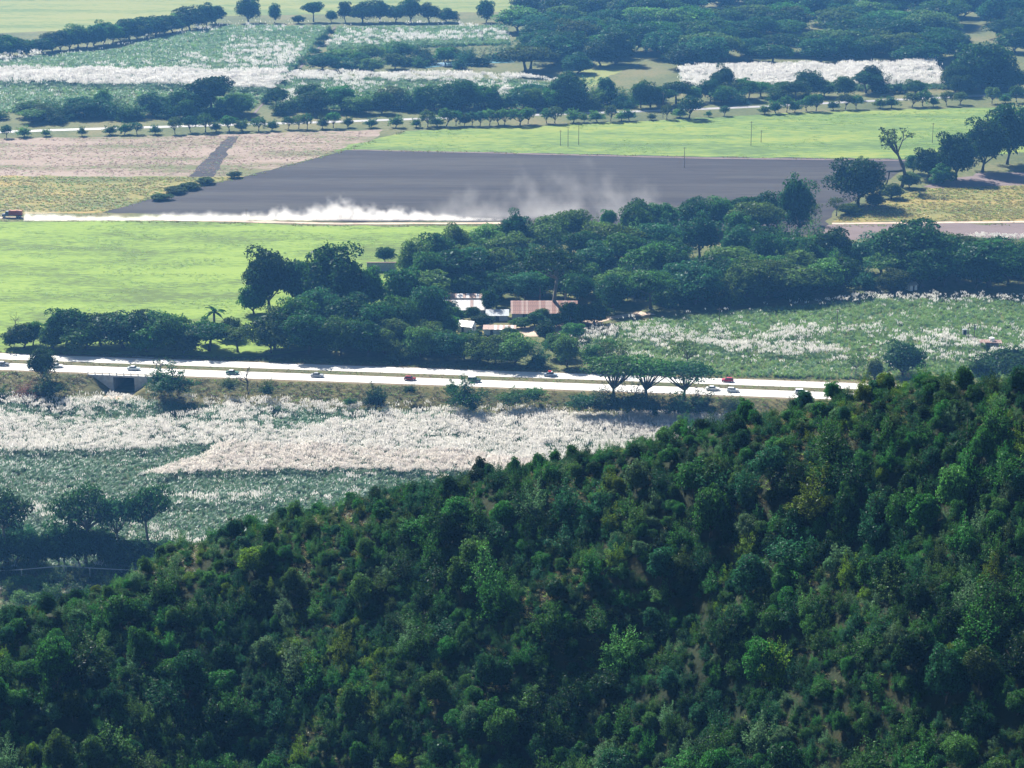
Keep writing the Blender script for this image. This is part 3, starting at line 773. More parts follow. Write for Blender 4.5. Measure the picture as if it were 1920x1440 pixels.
palm(1060, 570, 52, 'palm right of the thick bare trunk', 10, 14)
# thick trunked tree before the rusty roof
ptree(1037, 592, 118, 128, 'lofty', 'dark', 'great_tree', 'great tree with a thick bare trunk before the rusty roof', cat='tree')

# ------------------------------------------------------------------ hill vegetation
pts = []
cand = np.stack([rng.uniform(-125, 132, 58000), rng.uniform(182, 330, 58000)], 1)
cz = hill_z(cand[:, 0], cand[:, 1])
pp = PX(np.concatenate([cand, cz[:, None]], 1))
ok = (pp[:, 0] > -400) & (pp[:, 0] < 2320) & (pp[:, 1] < 1500) & (pp[:, 1] > 640)
rid = np.interp(pp[:, 0], [r[0] for r in ridge], [r[1] for r in ridge]); ridY = np.interp(pp[:, 0], [r[0] for r in ridge], [r[2] for r in ridge])
ok &= cand[:, 1] < ridY + 6
cand, cz, pp = cand[ok], cz[ok], pp[ok]
clear = vnoise(cand[:, 0], cand[:, 1], 12, 11) * .6 + vnoise(cand[:, 0], cand[:, 1], 5, 12) * .4
RY = ridY[ok]
SV = .62 + .85 * vnoise(cand[:, 0], cand[:, 1], 9, 15)
cell = {}
sel = []
for i in range(len(cand)):
    size = (1.5 + 3.7 * rng.random() ** 2.2) * SV[i]
    if pp[i, 0] < 420 and pp[i, 1] < 1150: size *= .75
    if cand[i, 1] > RY[i] - 9: size = min(size * .66, 2.6)
    if clear[i] > .66 and rng.random() < .5: size = rng.uniform(1.2, 2.0)
    if clear[i] > .64 and cand[i, 1] > 234 and rng.random() < .2: continue
    r = size * .235
    k = (int(cand[i, 0] // 3), int(cand[i, 1] // 3)); bad = False
    for a_ in range(-1, 2):
        for b_ in range(-1, 2):
            for (x, y, q) in cell.get((k[0]+a_, k[1]+b_), ()):
                if (x-cand[i,0])**2 + (y-cand[i,1])**2 < (r+q)**2: bad = True
    if bad: continue
    cell.setdefault(k, []).append((cand[i, 0], cand[i, 1], r)); sel.append((i, size))
print('hill plants', len(sel))
def hill_tone(x, y):
    g_ = vnoise(np.array([x]), np.array([y]), 17, 21)[0]
    if g_ > .60: return tones(('mid', 3.5), ('yellow', 1.2 if y > 242 else .35), ('olive', 1.3), ('silver', 1.2), ('blue', 1.5), ('pale', 1))
    return tones(('dark', 4), ('blue', 3), ('mid', 4), ('yellow', .12), ('olive', .6), ('silver', .6), ('pale', .7))
items = []
for i, size in sel:
    P = np.array([cand[i, 0], cand[i, 1], cz[i] - .1]); dep = pp[i, 2]
    st = pick(tones(('shaggy', 8), ('round', 1.3), ('bush', 1.3), ('column', .4))) if size > 1.65 else pick('shaggy')
    items.append((size / dep * (1 if (0 < pp[i, 0] < 1920 and pp[i, 1] < 1440) else .3), P, size, size * rng.uniform(.75, 1.5), st, hill_tone(P[0], P[1])))
items.sort(key=lambda q: -q[0])
for _, P, w, h, st, tn in items[:300]:
    kind = 'bush' if st.startswith('bush') or h < 2.6 else 'tree'
    qx, qy, _d = PX(P)[0]; ry = np.interp(qx, [r[0] for r in ridge], [r[1] for r in ridge]); f_ = (qy - ry) / (1440 - ry)
    zone = ('on the hill crest' if f_ < .12 else 'below the hill crest' if f_ < .35 else 'midway up the hill' if f_ < .6 else 'low on the hill' if f_ < .85 else 'at the hill foot') + (' far left' if qx < 384 else ' left of centre' if qx < 768 else ' near centre' if qx < 1152 else ' right of centre' if qx < 1536 else ' far right')
    o = tree('hill_' + kind, P, w, h, st, 'hill_' + tn, 'large %s %s %s' % (TONEWORD[tn], kind, zone), 'large trees and bushes on the wooded hill', kind)
    LATER.append((o, qx))

def settle_labels():
    by = {}
    for o, x in LATER: by.setdefault(o['label'], []).append((x, o))
    for lab, lst in by.items():
        if len(lst) > 1:
            for i, (x, o) in enumerate(sorted(lst, key=lambda q: q[0])): o['label'] = lab + ', %s from left' % ordinal(i + 1)
settle_labels()

def scatter(name, label, pts, rotz, scl, idx, protos, tilt=None):
    """one 'stuff' object: a point mesh that instances the given prototype meshes (geometry nodes)"""
    pm = bpy.data.meshes.new(name); pm.vertices.add(len(pts)); pm.vertices.foreach_set('co', np.asarray(pts, np.float32).ravel())
    for nm, ty, val in (('rot', 'FLOAT_VECTOR', np.stack([np.zeros(len(pts)) if tilt is None else tilt, np.zeros(len(pts)), rotz], 1)), ('scl', 'FLOAT_VECTOR', scl), ('pick', 'INT', idx)):
        a = pm.attributes.new(nm, ty, 'POINT')
        a.data.foreach_set('vector' if ty == 'FLOAT_VECTOR' else 'value', np.asarray(val, np.int32 if ty == 'INT' else np.float32).ravel())
    o = obj(name, pm)
    nt = bpy.data.node_groups.new(name + '_nodes', 'GeometryNodeTree')
    nt.interface.new_socket('Geometry', in_out='INPUT', socket_type='NodeSocketGeometry'); nt.interface.new_socket('Geometry', in_out='OUTPUT', socket_type='NodeSocketGeometry')
    gi = nt.nodes.new('NodeGroupInput'); go = nt.nodes.new('NodeGroupOutput'); L = nt.links.new
    def attr(n, t):
        a = nt.nodes.new('GeometryNodeInputNamedAttribute'); a.data_type = t; a.inputs[0].default_value = n; return [s for s in a.outputs if s.enabled][0]
    ar, as_, ap = attr('rot', 'FLOAT_VECTOR'), attr('scl', 'FLOAT_VECTOR'), attr('pick', 'INT')
    jn = nt.nodes.new('GeometryNodeJoinGeometry')
    e2r = nt.nodes.new('FunctionNodeEulerToRotation'); L(ar, e2r.inputs[0])
    for k, pr in enumerate(protos):
        po = bpy.data.objects.new(name + '_plant', pr)
        oi = nt.nodes.new('GeometryNodeObjectInfo'); oi.inputs[0].default_value = po; oi.inputs['As Instance'].default_value = True
        cmp_ = nt.nodes.new('FunctionNodeCompare'); cmp_.data_type = 'INT'; cmp_.operation = 'EQUAL'
        ins = [s for s in cmp_.inputs if s.enabled]; L(ap, ins[0]); ins[1].default_value = k
        ip = nt.nodes.new('GeometryNodeInstanceOnPoints')
        L(gi.outputs[0], ip.inputs['Points']); L(cmp_.outputs[0], ip.inputs['Selection']); L(oi.outputs['Geometry'], ip.inputs['Instance'])
        L(e2r.outputs[0], ip.inputs['Rotation']); L(as_, ip.inputs['Scale']); L(ip.outputs[0], jn.inputs[0])
    L(jn.outputs[0], go.inputs[0])
    md = o.modifiers.new('plants', 'NODES'); md.node_group = nt
    return tag(o, label, kind='stuff')

rest = items[300:]
pk, pr = {}, []
for q in rest:
    kk = (q[4], 'hill_' + q[5])
    if kk not in pk: pk[kk] = len(pr); pr.append(crown_of(*kk))
scatter('hill_thicket', 'dense green thicket covering the hill between the larger trees', [q[1] for q in rest], rng.uniform(0, 6.28, len(rest)),
        np.array([(q[2], q[2], q[3]) for q in rest]), [pk[(q[4], 'hill_' + q[5])] for q in rest], pr)

# ------------------------------------------------------------------ grass, cane and crops
def blades(seed, n, h, spread, wid, bend=.5, seg=3):
    rg = np.random.default_rng(seed); V = []; Fc = []
    for _ in range(n):
        az = rg.uniform(0, 6.28); r0 = spread * .35 * rg.random(); hh = h * rg.uniform(.6, 1.05); out = spread * rg.uniform(.3, 1) * bend
        b0 = np.array([math.cos(az) * r0, math.sin(az) * r0, 0]); dr = np.array([math.cos(az + rg.normal(0, .6)), math.sin(az + rg.normal(0, .6)), 0]); sd = np.array([-dr[1], dr[0], 0]) * wid * rg.uniform(.7, 1.3)
        b = len(V)
        for k in range(seg):
            t = k / (seg - 1) if seg > 1 else 0
            c = b0 + dr * out * t * t + np.array([0, 0, hh * (t - .28 * t * t * (1 + bend))])
            w = (1 - t * .85)
            V += [c - sd * w, c + sd * w]
            if k: Fc.append([b+2*k-2, b+2*k-1, b+2*k+1, b+2*k])
    return V, Fc
def plume(V, Fc, rg, h, n, spread, size):
    for _ in range(n):
        x, y = rg.normal(0, spread * .35, 2); z0 = h * rg.uniform(.85, 1.12); lean = rg.normal(0, .14, 2) + (.08, 0); L = size * rg.uniform(.75, 1.25); w = L * .13
        a = np.array([x, y, z0]); t = np.array([x + lean[0] * L, y + lean[1] * L, z0 + L]); mid = a * .6 + t * .4
        for k in range(3):
            az = k * math.pi / 3 + rg.uniform(0, 1); s_ = np.array([math.cos(az), math.sin(az), -.15]) * w
            b = len(V); V += [a, mid - s_, t, mid + s_]; Fc.append([b, b+1, b+2, b+3])
LM['cane'] = leaf_mat('cane_leaf', (0.095, 0.185, 0.085), .35, .45, .03, .2)
LM['canefar'] = leaf_mat('cane_leaf_far', (0.13, 0.235, 0.10), .3, .45, .03, .2)
LM['canegreen'] = leaf_mat('cane_leaf_fresh', (0.165, 0.265, 0.06), .35, .45, .03, .2)
LM['plume'] = leaf_mat('cane_plume', (0.90, 0.87, 0.82), .08, .5, .02, .05)
LM['plumepink'] = leaf_mat('cane_plume_pink', (0.90, 0.84, 0.78), .1, .5, .02, .08)
LM['grass'] = leaf_mat('grass_blade', (0.20, 0.31, 0.05), .35, .4, .03, .3)
LM['dry'] = leaf_mat('dry_grass_blade', (0.20, 0.165, 0.075), .4, .4, .03, .35)
LM['crop'] = leaf_mat('crop_leaf', (0.28, 0.24, 0.075), .4, .4, .03, .35)
def cane(seed, nplume, mat='cane', pl='plume', h=2.6):
    rg = np.random.default_rng(seed); V, Fc = blades(seed, 13, h, 1.3, .085, .9)
    nb = len(Fc); plume(V, Fc, rg, h, nplume, 1.6, .68)
    return mesh('cane', np.array(V), [list(f) for f in Fc], [LM[mat], LM[pl]], midx=[0] * nb + [1] * (len(Fc) - nb), rnd=rg.random(len(Fc)))
CANES = [cane(1, 0), cane(2, 0), cane(3, 3), cane(4, 5), cane(5, 18), cane(6, 22), cane(7, 20, pl='plumepink'), cane(8, 22, pl='plumepink'),
         cane(9, 0, 'canegreen'), cane(10, 2, 'canegreen'), cane(11, 5, 'canegreen'), cane(12, 0, 'canefar'), cane(13, 2, 'canefar'), cane(14, 20, 'canefar'), cane(15, 4, 'canefar')]

def fill_world(poly_px, lift, dens):
    W = np.array([G(x, y, lift)[:2] for x, y in poly_px]); lo, hi = W.min(0), W.max(0)
    n = int((hi - lo).prod() * dens)
    q = lo + (hi - lo) * rng.random((n, 2)); q = q[in_poly(q, W)]
    return q
def cane_field(name, label, poly, lift, dens, pick_fn, size=1.0, avoid=None):
    q = fill_world(poly, lift, dens)
    P = np.concatenate([q, np.full((len(q), 1), lift)], 1)
    pix = PX(P)
    if avoid is not None:
        k = avoid(q); q, P, pix = q[k], P[k], pix[k]
    idx = pick_fn(pix, q)
    keep = idx >= 0
    P, idx, q = P[keep], idx[keep], q[keep]
    s = size * (0.8 + .4 * vnoise(q[:, 0], q[:, 1], 14, 31)) * rng.uniform(.85, 1.15, len(q))
    print(name, len(P))
    scatter(name, label, P, rng.uniform(0, 6.28, len(P)), np.stack([s, s, s], 1), idx, CANES)
def choose(p, pools):             # p: N x K probabilities; pools: list of lists
    p = p / p.sum(1, keepdims=True); c = p.cumsum(1); r = rng.random((len(p), 1)); k = (r > c).sum(1)
    return np.array([pools[j][rng.integers(len(pools[j]))] for j in k])
def band(x, a, b, soft): return 1 / (1 + np.exp(-(x - a) / soft)) * 1 / (1 + np.exp((x - b) / soft))
def near_pick(pix, q):
    x, y = pix[:, 0], pix[:, 1]
    streak = vnoise(q[:, 0], q[:, 1] * 2.6, 26, 41) * .6 + vnoise(q[:, 0], q[:, 1] * 2.2, 9, 42) * .4
    jx = (vnoise(q[:, 0], q[:, 1], 5, 44) - .5) * 40; jy = (vnoise(q[:, 0], q[:, 1], 5, 45) - .5) * 9
    pj = np.stack([x + jx, y - 15 + jy], 1)
    W1 = in_poly(pj, [(-380,786),(150,778),(330,786),(520,800),(520,822),(430,830),(300,838),(100,846),(-380,850)])
    W2 = in_poly(pj, [(258,890),(330,866),(430,834),(520,806),(640,790),(800,778),(1000,770),(1420,772),(1420,850),(1100,884),(960,888),(860,882),(600,877),(420,882)])
    white = np.where(W1, .75, 0) * np.clip(1.1 - np.clip(streak - .55, 0, 1) * 2.5, .2, 1) + np.where(W2, .98, 0) * np.clip(1.25 - np.clip(streak - .62, 0, 1) * 4, .3, 1)
    pinkzone = in_poly(pj, [(240,900),(330,864),(440,830),(620,835),(900,850),(1100,885),(900,900),(500,892)])
    upper = band(y, 745, 815, 6) * np.clip((streak - .46) * 4, 0, 1) * .45
    lower = band(y, 890, 1100, 10) * np.clip((streak - .55) * 3, 0, 1) * .14
    w = np.clip(np.maximum(np.maximum(white, upper), lower), 0, 1)
    pk_ = np.where(pinkzone, .85, 0) * w
    return choose(np.stack([1 - w + .02, w * (1 - pk_) * .5 + .05 * (1 - w), w * (1 - pk_) * .8, pk_ * 1.3], 1), [[0, 1], [2, 3], [4, 5], [6, 7]])
cane_field('cane_crop', 'flowering sugar cane with white and pinkish plumes below the highway', [(-380,752),(60,752),(200,750),(400,758),(640,768),(1000,772),(1400,790),(1400,850),(900,960),(560,1030),(330,1075),(-380,1085)], LOW, 0.95, near_pick, 1.0)
def right_pick(pix, q):
    x, y = pix[:, 0], pix[:, 1]
    streak = vnoise(q[:, 0], q[:, 1] * 2.2, 22, 51) * .55 + vnoise(q[:, 0], q[:, 1] * 2, 8, 52) * .45
    w = band(y, np.interp(x, [1050, 1500, 1920], [622, 630, 634]), np.interp(x, [1050, 1400, 1920], [672, 686, 690]), 4) * np.clip((streak - .40) * 5, .02, 1) * .6
    w2 = band(y, np.interp(x, [1500, 1650, 1920], [556, 562, 566]), np.interp(x, [1300, 1650, 1920], [575, 572, 574]), 2.5) * .4 * (x > 1250)
    w = np.clip(np.maximum(w, w2) + .015 * (streak > .55), 0, 1)
    return choose(np.stack([1 - w + .05, w * .7 + .012, w * .7], 1), [[8, 8, 8, 0], [9, 10], [4, 4, 3]])
cane_field('cane_crop', 'green sugar cane with scattered white plumes right of the grove', [(1060,648),(1150,610),(1400,584),(1640,562),(2300,560),(2300,716),(1600,712),(1300,704),(1130,700)], 0.0, 0.8, right_pick, 1.05)
def far_pick(wfun):
    def f(pix, q):
        st = vnoise(q[:, 0], q[:, 1] * 1.3, 40, 61) * .5 + vnoise(q[:, 0], q[:, 1] * 1.6, 13, 62) * .5
        w = np.clip(wfun(pix[:, 0], pix[:, 1], st), 0, 1)
        return choose(np.stack([1 - w + .03, w * .35 + .025, w], 1), [[11, 11, 8], [12, 14], [13, 13, 5]])
    return f
cane_field('cane_crop', 'far pale green cane field with a brilliant white band along its foot', [(-380,120),(100,106),(220,95),(330,68),(430,50),(618,52),(572,104),(512,178),(400,172),(-380,168)], 0.0, 0.30,
           far_pick(lambda x, y, s: np.maximum(band(y, np.interp(x, [0, 520], [141, 147]), np.interp(x, [0, 350, 520], [163, 170, 178]), 1.2) * 1.0, np.clip((s - .58) * .5, 0, .05) + .12 * band(y, 100, 140, 6) * (x > 420))), 1.75)
cane_field('cane_crop', 'far cane strip right of the field track below the topmost trees', [(634,54),(950,50),(955,84),(760,90),(612,96)], 0.0, 0.30, far_pick(lambda x, y, s: .005 + band(y, 74, 95, 3) * .12 + (s - .5) * .12), 1.75)
cane_field('cane_crop', 'green cane at left below the brilliant white band', [(-380,169),(400,173),(500,180),(470,208),(-380,214)], 0.0, 0.25, far_pick(lambda x, y, s: np.full_like(x, .002)), 1.5)
cane_field('cane_crop', 'white plumed cane behind the middle wood', [(520,160),(560,146),(840,150),(960,152),(1060,160),(1120,190),(1120,202),(520,206)], 0.0, 0.30, far_pick(lambda x, y, s: .08 + .4 * band(y, 142, 160, 2) + (s - .5) * .8), 1.6)
cane_field('cane_crop', 'brilliant white plumed cane below the dense forest at right', [(1275,140),(1400,134),(1560,134),(1750,126),(1760,150),(1900,150),(1900,165),(1280,176)], 0.0, 0.32, far_pick(lambda x, y, s: np.clip(1.2 - (y - 150) * .03, .1, 1)), 1.7)
cane_field('cane_crop', 'line of pale plumes below the mauve soil at right', [(1780,448),(2300,446),(2300,452),(1780,454)], 0.0, 0.5, far_pick(lambda x, y, s: np.full_like(x, .8)), 0.8)
cane_field('cane_crop', 'small patch of plumed cane inside the grove at right', [(1420,476),(1465,470),(1500,452),(1490,486),(1430,492)], 0.0, 0.5, far_pick(lambda x, y, s: .3 + (s - .4)), 1.0)

def tuft(seed, n, h, sp, w, mat):
    V, Fc = blades(seed, n, h, sp, w, .8); return mesh('tuft', np.array(V), [list(f) for f in Fc], LM[mat], rnd=np.random.default_rng(seed).random(len(Fc)))
T_grass = [tuft(1, 12, .5, 1.0, .06, 'grass'), tuft(2, 10, .4, 1.2, .07, 'grass')]
T_dry = [tuft(3, 14, 1.0, 1.0, .05, 'dry'), tuft(4, 12, .8, 1.1, .05, 'dry'), tuft(5, 12, .7, 1.0, .06, 'grass')]
T_crop = [tuft(6, 12, .8, 1.2, .08, 'crop'), tuft(7, 12, .7, 1.0, .08, 'crop'), tuft(8, 12, .8, 1.0, .08, 'grass')]
def tufts(name, label, q, zf, protos, w, smin=.7, smax=1.4, zs=1.0):
    z = zf(q); P = np.concatenate([q, z[:, None]], 1); s = rng.uniform(smin, smax, len(q)); w = np.array(w, float); w /= w.sum()
    print(name, len(P))
    scatter(name, label, P, rng.uniform(0, 6.28, len(P)), np.stack([s, s, s * zs], 1), rng.choice(len(protos), len(P), p=w), protos)
zero = lambda q: np.full(len(q), .05)
def clump(q, sc_, th, seed): return q[vnoise(q[:, 0], q[:, 1] * 1.8, sc_, seed) * .7 + rng.random(len(q)) * .3 > th]
tufts('pasture_grass', 'grass tufts on the bright pasture', clump(fill_world([(-380,420),(780,426),(760,470),(700,560),(480,640),(-380,640)], 0, .45), 12, .62, 71), zero, T_grass, (1, 1), zs=.45)
q = fill_world([(-380,668),(1600,722),(1600,800),(-380,780)], -2, 1.1); u, v = UV(q); q = q[(v < V_TOP - .3) & (v > V_FOOT - 3) & ~((u > uA - 7) & (u < uB + 7))]
tufts('bank_grass', 'dry grass on the slope below the highway', q, lambda q: ground_z(*UV(q)), T_dry, (3, 3, 2))
q = fill_world([(-380,640),(1600,700),(1600,745),(-380,700)], 0, .7); u, v = UV(q); q = q[((v > 4.6) & (v < 8.2) & (rng.random(len(q)) < .5)) | ((v > 16.2) & (v < 22))]
tufts('scrub_grass', 'dry grass below the pale pipe', fill_world([(-380,1078),(300,1072),(320,1110),(200,1150),(-380,1160)], LOW, 1.2), lambda q: np.full(len(q), LOW), T_dry, (4, 3, 1), .8, 1.6)
tufts('verge_grass', 'tawny grass along the verges of the highway', q, zero, T_dry, (2, 1, 2), .5, 1.0)
def margin(lines, n_per_m, spread):
    out = []
    for a, b in lines:
        A, B = G(*a)[:2], G(*b)[:2]; n = int(np.linalg.norm(B - A) * n_per_m); t = rng.random((n, 1))
        p = A * (1 - t) + B * t + rng.normal(0, spread, (n, 2)); out.append(p[vnoise(p[:, 0], p[:, 1], 9, 91) > .35])
    return np.concatenate(out)
tufts('margin_grass', 'weedy grass along the field margins and tracks', margin([((650,281),(1000,288)),((1000,288),(1320,295)),((1320,295),(1720,300)),((190,399),(320,361)),((320,361),(460,332)),((460,332),(650,282)),((0,413.5),(300,416)),((300,416),(640,424)),((640,424),(960,423)),((0,404),(200,402)),((1560,424),(1900,421)),((0,332),(350,333)),((640,284),(760,246)),((700,262),(760,247))], 1.6, 1.3), zero, T_dry, (2, 2, 3), .7, 1.5, .8)
tufts('crop_plants', 'yellowing crop plants in the field at left', clump(fill_world([(-380,332),(350,333),(455,332),(320,360),(200,396),(-380,402)], 0, .5), 15, .35, 73), zero, T_crop, (3, 3, 3), .8, 1.8)
tufts('crop_plants', 'golden crop plants in the field at right', clump(fill_world([(1565,415),(1640,382),(1740,354),(2300,338),(2300,412)], 0, .6), 15, .33, 74), zero, T_crop, (4, 4, 2), .8, 1.8)
LM['stubble'] = leaf_mat('stubble_blade', (0.30, 0.20, 0.16), .4, .4, .03, .3)
T_stub = [tuft(21, 12, .45, 1.2, .07, 'stubble'), tuft(22, 12, .4, 1.2, .07, 'stubble'), tuft(23, 12, .3, 1.3, .07, 'grass')]
tufts('stubble_tufts', 'pinkish stubble and weeds of the far field at left', clump(fill_world([(-380,264),(300,258),(700,246),(640,281),(460,329),(-380,330)], 0, .22), 20, .4, 77), zero, T_stub, (4, 4, 1.6), .8, 1.6)
tufts('meadow_grass', 'scattered grass tufts on the pale meadow', clump(fill_world([(640,280),(760,248),(1500,214),(2300,196),(1700,296),(1300,290)], 0, .16), 25, .6, 75), zero, T_grass, (1, 1), 1, 2.0, .4)
gq = np.stack([rng.uniform(-120, 130, 85000), rng.uniform(185, 320, 85000)], 1)
cl_ = vnoise(gq[:, 0], gq[:, 1], 12, 11) * .6 + vnoise(gq[:, 0], gq[:, 1], 5, 12) * .4
gq = gq[(cl_ > .57) & (rng.random(len(gq)) < np.clip((gq[:, 1] - 209) / 60, .08, 1)) | (rng.random(len(gq)) < .02)]
gz = hill_z(gq[:, 0], gq[:, 1]); gp = PX(np.concatenate([gq, gz[:, None]], 1)); gq = gq[(gp[:, 0] > -380) & (gp[:, 0] < 2300) & (gp[:, 1] < 1480)]
tufts('hill_grass', 'dry tawny grass in the clearings of the hill', gq, lambda q: hill_z(q[:, 0], q[:, 1]), T_dry, (3, 3, 3), .45, .95)

# ------------------------------------------------------------------ buildings
M_white = solid('whitewash', (0.74, 0.74, 0.72), 0.8, var=0.12, nscale=1.2)
M_tin = solid('bright_tin', (0.62, 0.60, 0.58), 0.38, 0.5, var=0.15, nscale=1.5)
M_rust = solid('rusty_tin', (0.27, 0.145, 0.115), 0.8, 0.0, var=0.35, nscale=1.3)
M_rustlight = solid('worn_rusty_tin', (0.36, 0.24, 0.20), 0.7, 0.0, var=0.3, nscale=1.3)
M_greytin = solid('grey_tin', (0.30, 0.32, 0.34), 0.55, 0.3, var=0.2, nscale=1.3)
M_wall = solid('grey_plaster', (0.36, 0.37, 0.40), 0.85, var=0.2)
M_bluewall = solid('pale_blue_plaster', (0.52, 0.58, 0.62), 0.85, var=0.15)
M_darkwood = solid('dark_opening', (0.02, 0.02, 0.022), 0.8, var=0.2)
M_terracotta = solid('terracotta', (0.17, 0.10, 0.08), 0.8, var=0.3)
M_timber = solid('timber', (0.13, 0.10, 0.075), 0.85, var=0.3)
M_concrete = solid('bridge_concrete', (0.50, 0.49, 0.47), 0.85, var=0.18, nscale=0.8)
def building(name, label, px0, px1, py, wid, hwall, hroof, wall, roofs, sheet, rot=0.0, openings=(), gable=None, overhang=.5, cat='building'):
    """long axis along x between the base pixels px0..px1 (front wall foot at row py)"""
    A0, A1 = G(px0, py), G(px1, py); L = abs(A1[0] - A0[0]); c = (A0 + A1) / 2; c[1] += wid / 2
    e = bpy.data.objects.new(name, None); COL.objects.link(e); e.location = [float(v) for v in c]; e.rotation_euler = (0, 0, rot); tag(e, label, cat)
    h, w2 = L / 2, wid / 2
    mb = MB()
    mb.add([(-h,-w2,0),(h,-w2,0),(h,w2,0),(-h,w2,0),(-h,-w2,hwall),(h,-w2,hwall),(h,w2,hwall),(-h,w2,hwall),(-h,0,hwall+hroof),(h,0,hwall+hroof)],
           [(0,1,5,4),(2,3,7,6),(1,2,6,9,5),(3,0,4,8,7),(3,2,1,0)])
    wl = mb.build('wall', wall, e)
    n = max(2, int(round((L + 2 * overhang) / sheet))); st = (L + 2 * overhang) / n; zr = hwall + hroof
    k = (w2 + overhang) / w2
    for side in (-1, 1):
        ez = zr - hroof * k
        ms = {}
        for i in range(n):
            x0 = -h - overhang + i * st; x1 = x0 + st - .03; lift = .06 + .05 * (i % 2)
            rm = roofs[rng.integers(len(roofs))]
            if rm.name not in ms:
                q = MB(); q.hexa([(0, 0, ez), (st * 1.02, 0, ez), (st * 1.02, -side * (w2 + overhang), zr), (0, -side * (w2 + overhang), zr), (0, 0, ez + .05), (st * 1.02, 0, ez + .05), (st * 1.02, -side * (w2 + overhang), zr + .05), (0, -side * (w2 + overhang), zr + .05)])
                ms[rm.name] = mesh('roof_sheet', np.array(q.v), [list(f) for f in q.f], rm)
            obj('roof_sheet', ms[rm.name], e, (x0, side * (w2 + overhang), lift))
    for (t, ow, z0, z1, nm) in openings:
        x = -h + L * t
        o = MB().box(x - ow / 2, x + ow / 2, -w2 - .04, -w2 + .05, z0, z1).build(nm, M_darkwood, e)
        MB().box(x - ow / 2 - .08, x + ow / 2 + .08, -w2 - .07, -w2 - .03, z1, z1 + .12).build('lintel', M_timber, o)
    if gable:
        for (y, ow, z0, z1, nm) in gable:
            o = MB().box(h - .05, h + .04, y - ow / 2, y + ow / 2, z0, z1).build(nm, M_darkwood, e)
    return e
building('rusty_shed', 'long shed with a rusty red striped tin roof', 960, 1081, 600, 13.0, 2.6, 3.1, M_wall, [M_rust] * 6 + [M_rustlight] * 4, .8, 0.0, [(.2,1.6,0,2.2,'door'),(.45,1.2,1,2,'window'),(.7,1.2,1,2,'window'),(.85,1.2,.1,2.2,'door')])
building('tin_shed', 'shed with a bright bare tin roof left of the rusty one', 832, 908, 593, 10.0, 2.6, 2.3, M_wall, [M_tin] * 6 + [M_rustlight], 1.2, 0.0, [(.3,1.4,0,2.2,'door'),(.7,1.2,1,2,'window')])
building('lean_shed', 'low grey roofed shed joining the tin sheds', 913, 952, 602, 7.0, 2.2, 1.3, M_wall, [M_greytin], 1.1, 0.0, [(.5,1.4,0,2.1,'door')])
building('back_shed', 'narrow pale roof showing behind the bright tin shed', 834, 902, 571, 4.0, 2.8, .9, M_wall, [M_tin, M_rustlight, M_rustlight], 1.2)
building('white_hut', 'small white hut with a pale gabled tin roof', 862, 889, 624, 4.6, 2.4, 1.5, M_white, [M_tin], .9, R(-22), [(.35,.9,0,1.9,'door')], [(0,.9,.9,1.9,'window')], .35, 'hut')
building('low_house', 'low pale walled house with a worn tin roof', 908, 966, 629, 5.5, 2.3, .8, M_bluewall, [M_tin, M_tin, M_rustlight, M_rustlight], 1.0, R(-3), [(.25,.9,0,1.9,'door'),(.6,1.0,.9,1.7,'window')], None, .4, 'house')
building('tree_shack', 'tiny white roofed shack half hidden at the grove edge', 1702, 1718, 545, 3.0, 2.2, .9, M_white, [M_tin], .9, R(25), [(.5,.8,0,1.8,'door')], None, .3, 'hut')
# low ruin roofs in the yard
# long grey wall with tiled coping
A0, A1 = G(688, 510), G(744, 508); c = (A0 + A1) / 2
e = bpy.data.objects.new('court_wall', None); COL.objects.link(e); e.location = [float(v) for v in c]; tag(e, 'long grey wall with a terracotta coping above the small lawn', 'wall')
hl = abs(A1[0] - A0[0]) / 2
MB().box(-hl, hl, -.2, .2, -.1, 3.6).build('wall', M_wall, e)
for i in range(14):
    x0 = -hl - .1 + i * (2 * hl + .2) / 14
    MB().box(x0, x0 + (2 * hl + .2) / 14 - .04, -.45, .45, 3.6 + .03 * (i % 2), 3.85 + .03 * (i % 2)).build('coping_tile', M_terracotta, e)
# pump house in the cane
P = G(1856, 654); e = bpy.data.objects.new('pump_shelter', None); COL.objects.link(e); e.location = [float(v) for v in P]; e.rotation_euler = (0, 0, R(-6)); tag(e, 'flat reddish shelter roof on posts standing in the cane', 'shelter')
MB().box(-4, 4, -2.2, 2.2, 2.6, 2.85).build('roof', M_terracotta, e)
for sx in (-3.6, 0, 3.6):
    for sy in (-1.9, 1.9): MB().box(sx - .12, sx + .12, sy - .12, sy + .12, 0, 2.6).build('post', M_concrete, e)
MB().box(-1.5, 3.2, 1.2, 1.5, 0, 2.55).build('back_wall', M_wall, e)
mb = MB(); mb.tube([(0,0,2.9),(0,0,4.0)], [.95,.95], 14); mb.tube([(0,0,4.0),(0,0,4.25)], [.95,.3], 14)
o = mb.build('water_tank', M_white, None, loc=(P[0] + .6, P[1] + .4, .0)); tag(o, 'white water tank on the reddish shelter roof', 'tank')
def utility_pole(px, py, hpx, label, box=False, arm=True, r=.16):
    P = Gfit(px, py); H = hpx / scale_at(P) / .955
    e = bpy.data.objects.new('utility_pole', None); COL.objects.link(e); e.location = [float(v) for v in P]; tag(e, label, 'pole', 'thin poles standing in the fields')
    MB().tube([(0,0,-.2),(0,0,H)], [r, r * .7], 7).build('shaft', M_timber, e)
    if arm: MB().box(-.9, .9, -.06, .06, H - .6, H - .45).build('crossarm', M_timber, e)
    if box:
        MB().tube([(.35,0,H-2.2),(.35,0,H-1.2)], [.28,.28], 10).build('transformer', M_greytin, e)
